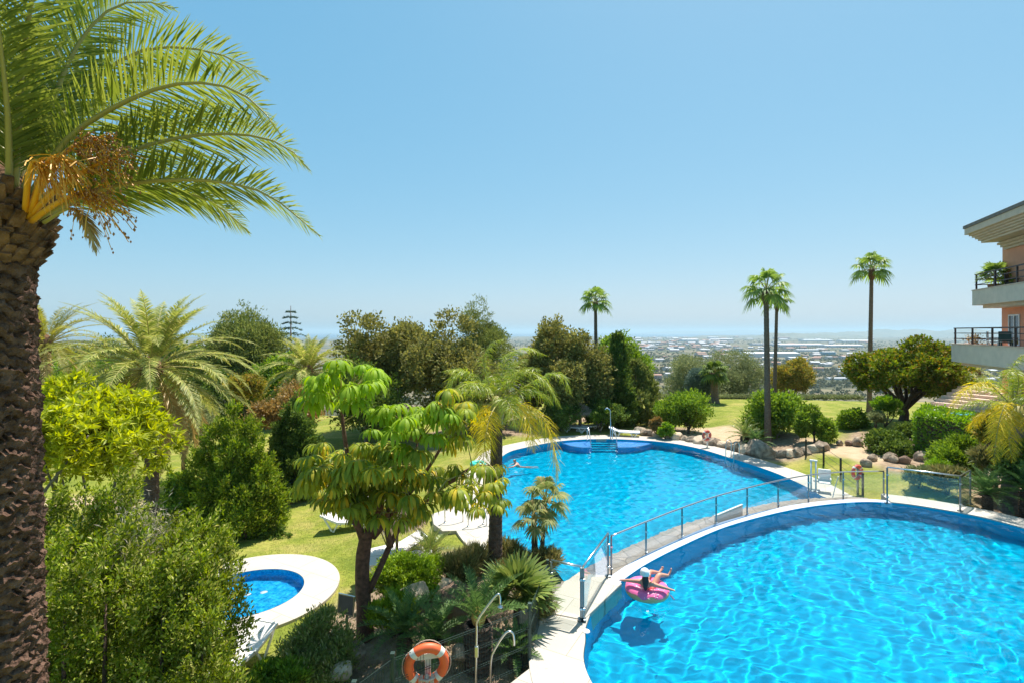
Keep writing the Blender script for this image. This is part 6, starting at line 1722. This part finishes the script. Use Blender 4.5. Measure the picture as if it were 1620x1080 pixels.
while cnt < 285:
    if gh.uniform() < .5: px, py = gh.uniform(955, 1150), 531 + 34 * gh.beta(1.2, 2.0)
    elif gh.uniform() < .55: px, py = gh.uniform(1150, 1400), 530 + 75 * gh.beta(1.2, 2.2)
    elif gh.uniform() < .5: px, py = gh.uniform(1480, 1580), 532 + 75 * gh.beta(1.3, 1.6)
    else: px, py = gh.uniform(955, 1400), gh.uniform(560, 605)
    p = Gf(px, py)
    if p[1] > 8200 + 4000 * (px > 1250): continue
    k = p[1] / F; wd = min(gh.uniform(12, 36) * (.6 + p[1] / 3500), 14 * k); h = gh.uniform(4, 8.5) * (1 + .5 * (p[1] > 2500)); c = gh.uniform()
    hall('house', 'small pale house or block among the trees of the hazy plain', 'house', p, wd, wd * gh.uniform(.5, .9), h, gh.uniform(-.6, .6), 'housewhite' if c < .62 else ('housepink' if c < .85 else 'shedgray'), 'tileroof' if c > .45 and c < .8 else ('roofmid' if c < .6 else 'roofpale'), 'houses scattered over the plain', .25)
    cnt += 1
# woods on the plain
gw = np.random.default_rng(404); Q = []
n = 19000; px = gw.uniform(560, 1680, n); py = 530.5 + 110 * gw.beta(1.0, 2.3, n); kx = np.sin(px * .021 + py * .33) + np.sin(px * .047 - py * .21 + 2) + .8 * np.sin(py * .9 + px * .008) + gw.normal(0, .6, n)
sel = kx > -.35 - .8 * (py > 575); p = Gf(px[sel], py[sel]); p = p[(p[:, 1] > 170) & (p[:, 1] < 8500)]
C_ = np.concatenate([p, (gw.uniform(3.4, 7.5, len(p)) * (1 + .5 * np.minimum(1, p[:, 1] / 4000)))[:, None]], 1); per = 14; nC = len(C_)
d = rnd_dir(nC * per, gw); d[:, 2] = np.abs(d[:, 2]); s = np.repeat(C_[:, 3], per)[:, None]
P = np.repeat(C_[:, :3], per, 0) + d * s * np.array([.55, .55, .8]) * gw.uniform(.5, 1, (nC * per, 1)); D = rnd_dir(nC * per, gw)
quads_o = quads('woodland', leaf_quads(P - D * s * .2, D, s[:, 0] * .6, s[:, 0] * .45, gw), 'scrub'); tag(quads_o, 'hazy belts of trees across the plain', 'woodland', kind='stuff')
# scrub on the slope below the lawn
Q = []; n = 520
for i in range(n):
    Yq = gw.uniform(60, 190); px_ = gw.uniform(500, 1620); x = (px_ - CX) / F * Yq; z = float(ground(x, Yq)); r = gw.uniform(1.2, 3.0); m_ = int(150)
    d = rnd_dir(m_, gw); d[:, 2] = np.abs(d[:, 2]) * 1.1; P = np.array([x, Yq, z + r * .2]) + d * r * gw.uniform(.5, 1.05, (m_, 1)); Q.append(leaf_quads(P, d * .5 + rnd_dir(m_, gw), .5, .26, gw))
tag(quads('scrub', np.concatenate(Q), 'scrub'), 'grey-green scrub on the slope below the lawn', 'scrub', kind='stuff')
# grass fringe along the lawn edges
gq = np.random.default_rng(8); n = 26000; x = gq.uniform(-9, .5, n); y = gq.uniform(8, 24, n); ok_ = ~inside(offset(kid_out, .05), x, y) & ~inside(offset(low, 1.4), x, y) & ~inside(offset(near, 1.3), x, y)
x, y = x[ok_], y[ok_]; P = np.stack([x, y, garden_z(x, y) - .005], 1); D = rnd_dir(len(x), gq) * .8 + (0, 0, 1)
M['lawnblade'] = leaf_mat('lawn_blade', (.10, .14, .02), (.24, .25, .05), .3, c3=(.34, .3, .1))
tag(quads('grass', leaf_quads(P, D, .055, .012, gq), 'lawnblade'), 'short grass blades of the sloping lawn', 'grass', kind='stuff')

for o in bpy.data.objects:                                  # whatever hangs in the water is lit through it
    q = o
    while q.parent: q = q.parent
    if q.name.startswith(('swim_ring', 'person', 'pool_ladder')) and o.type == 'MESH': o.cycles.is_caustics_receiver = True
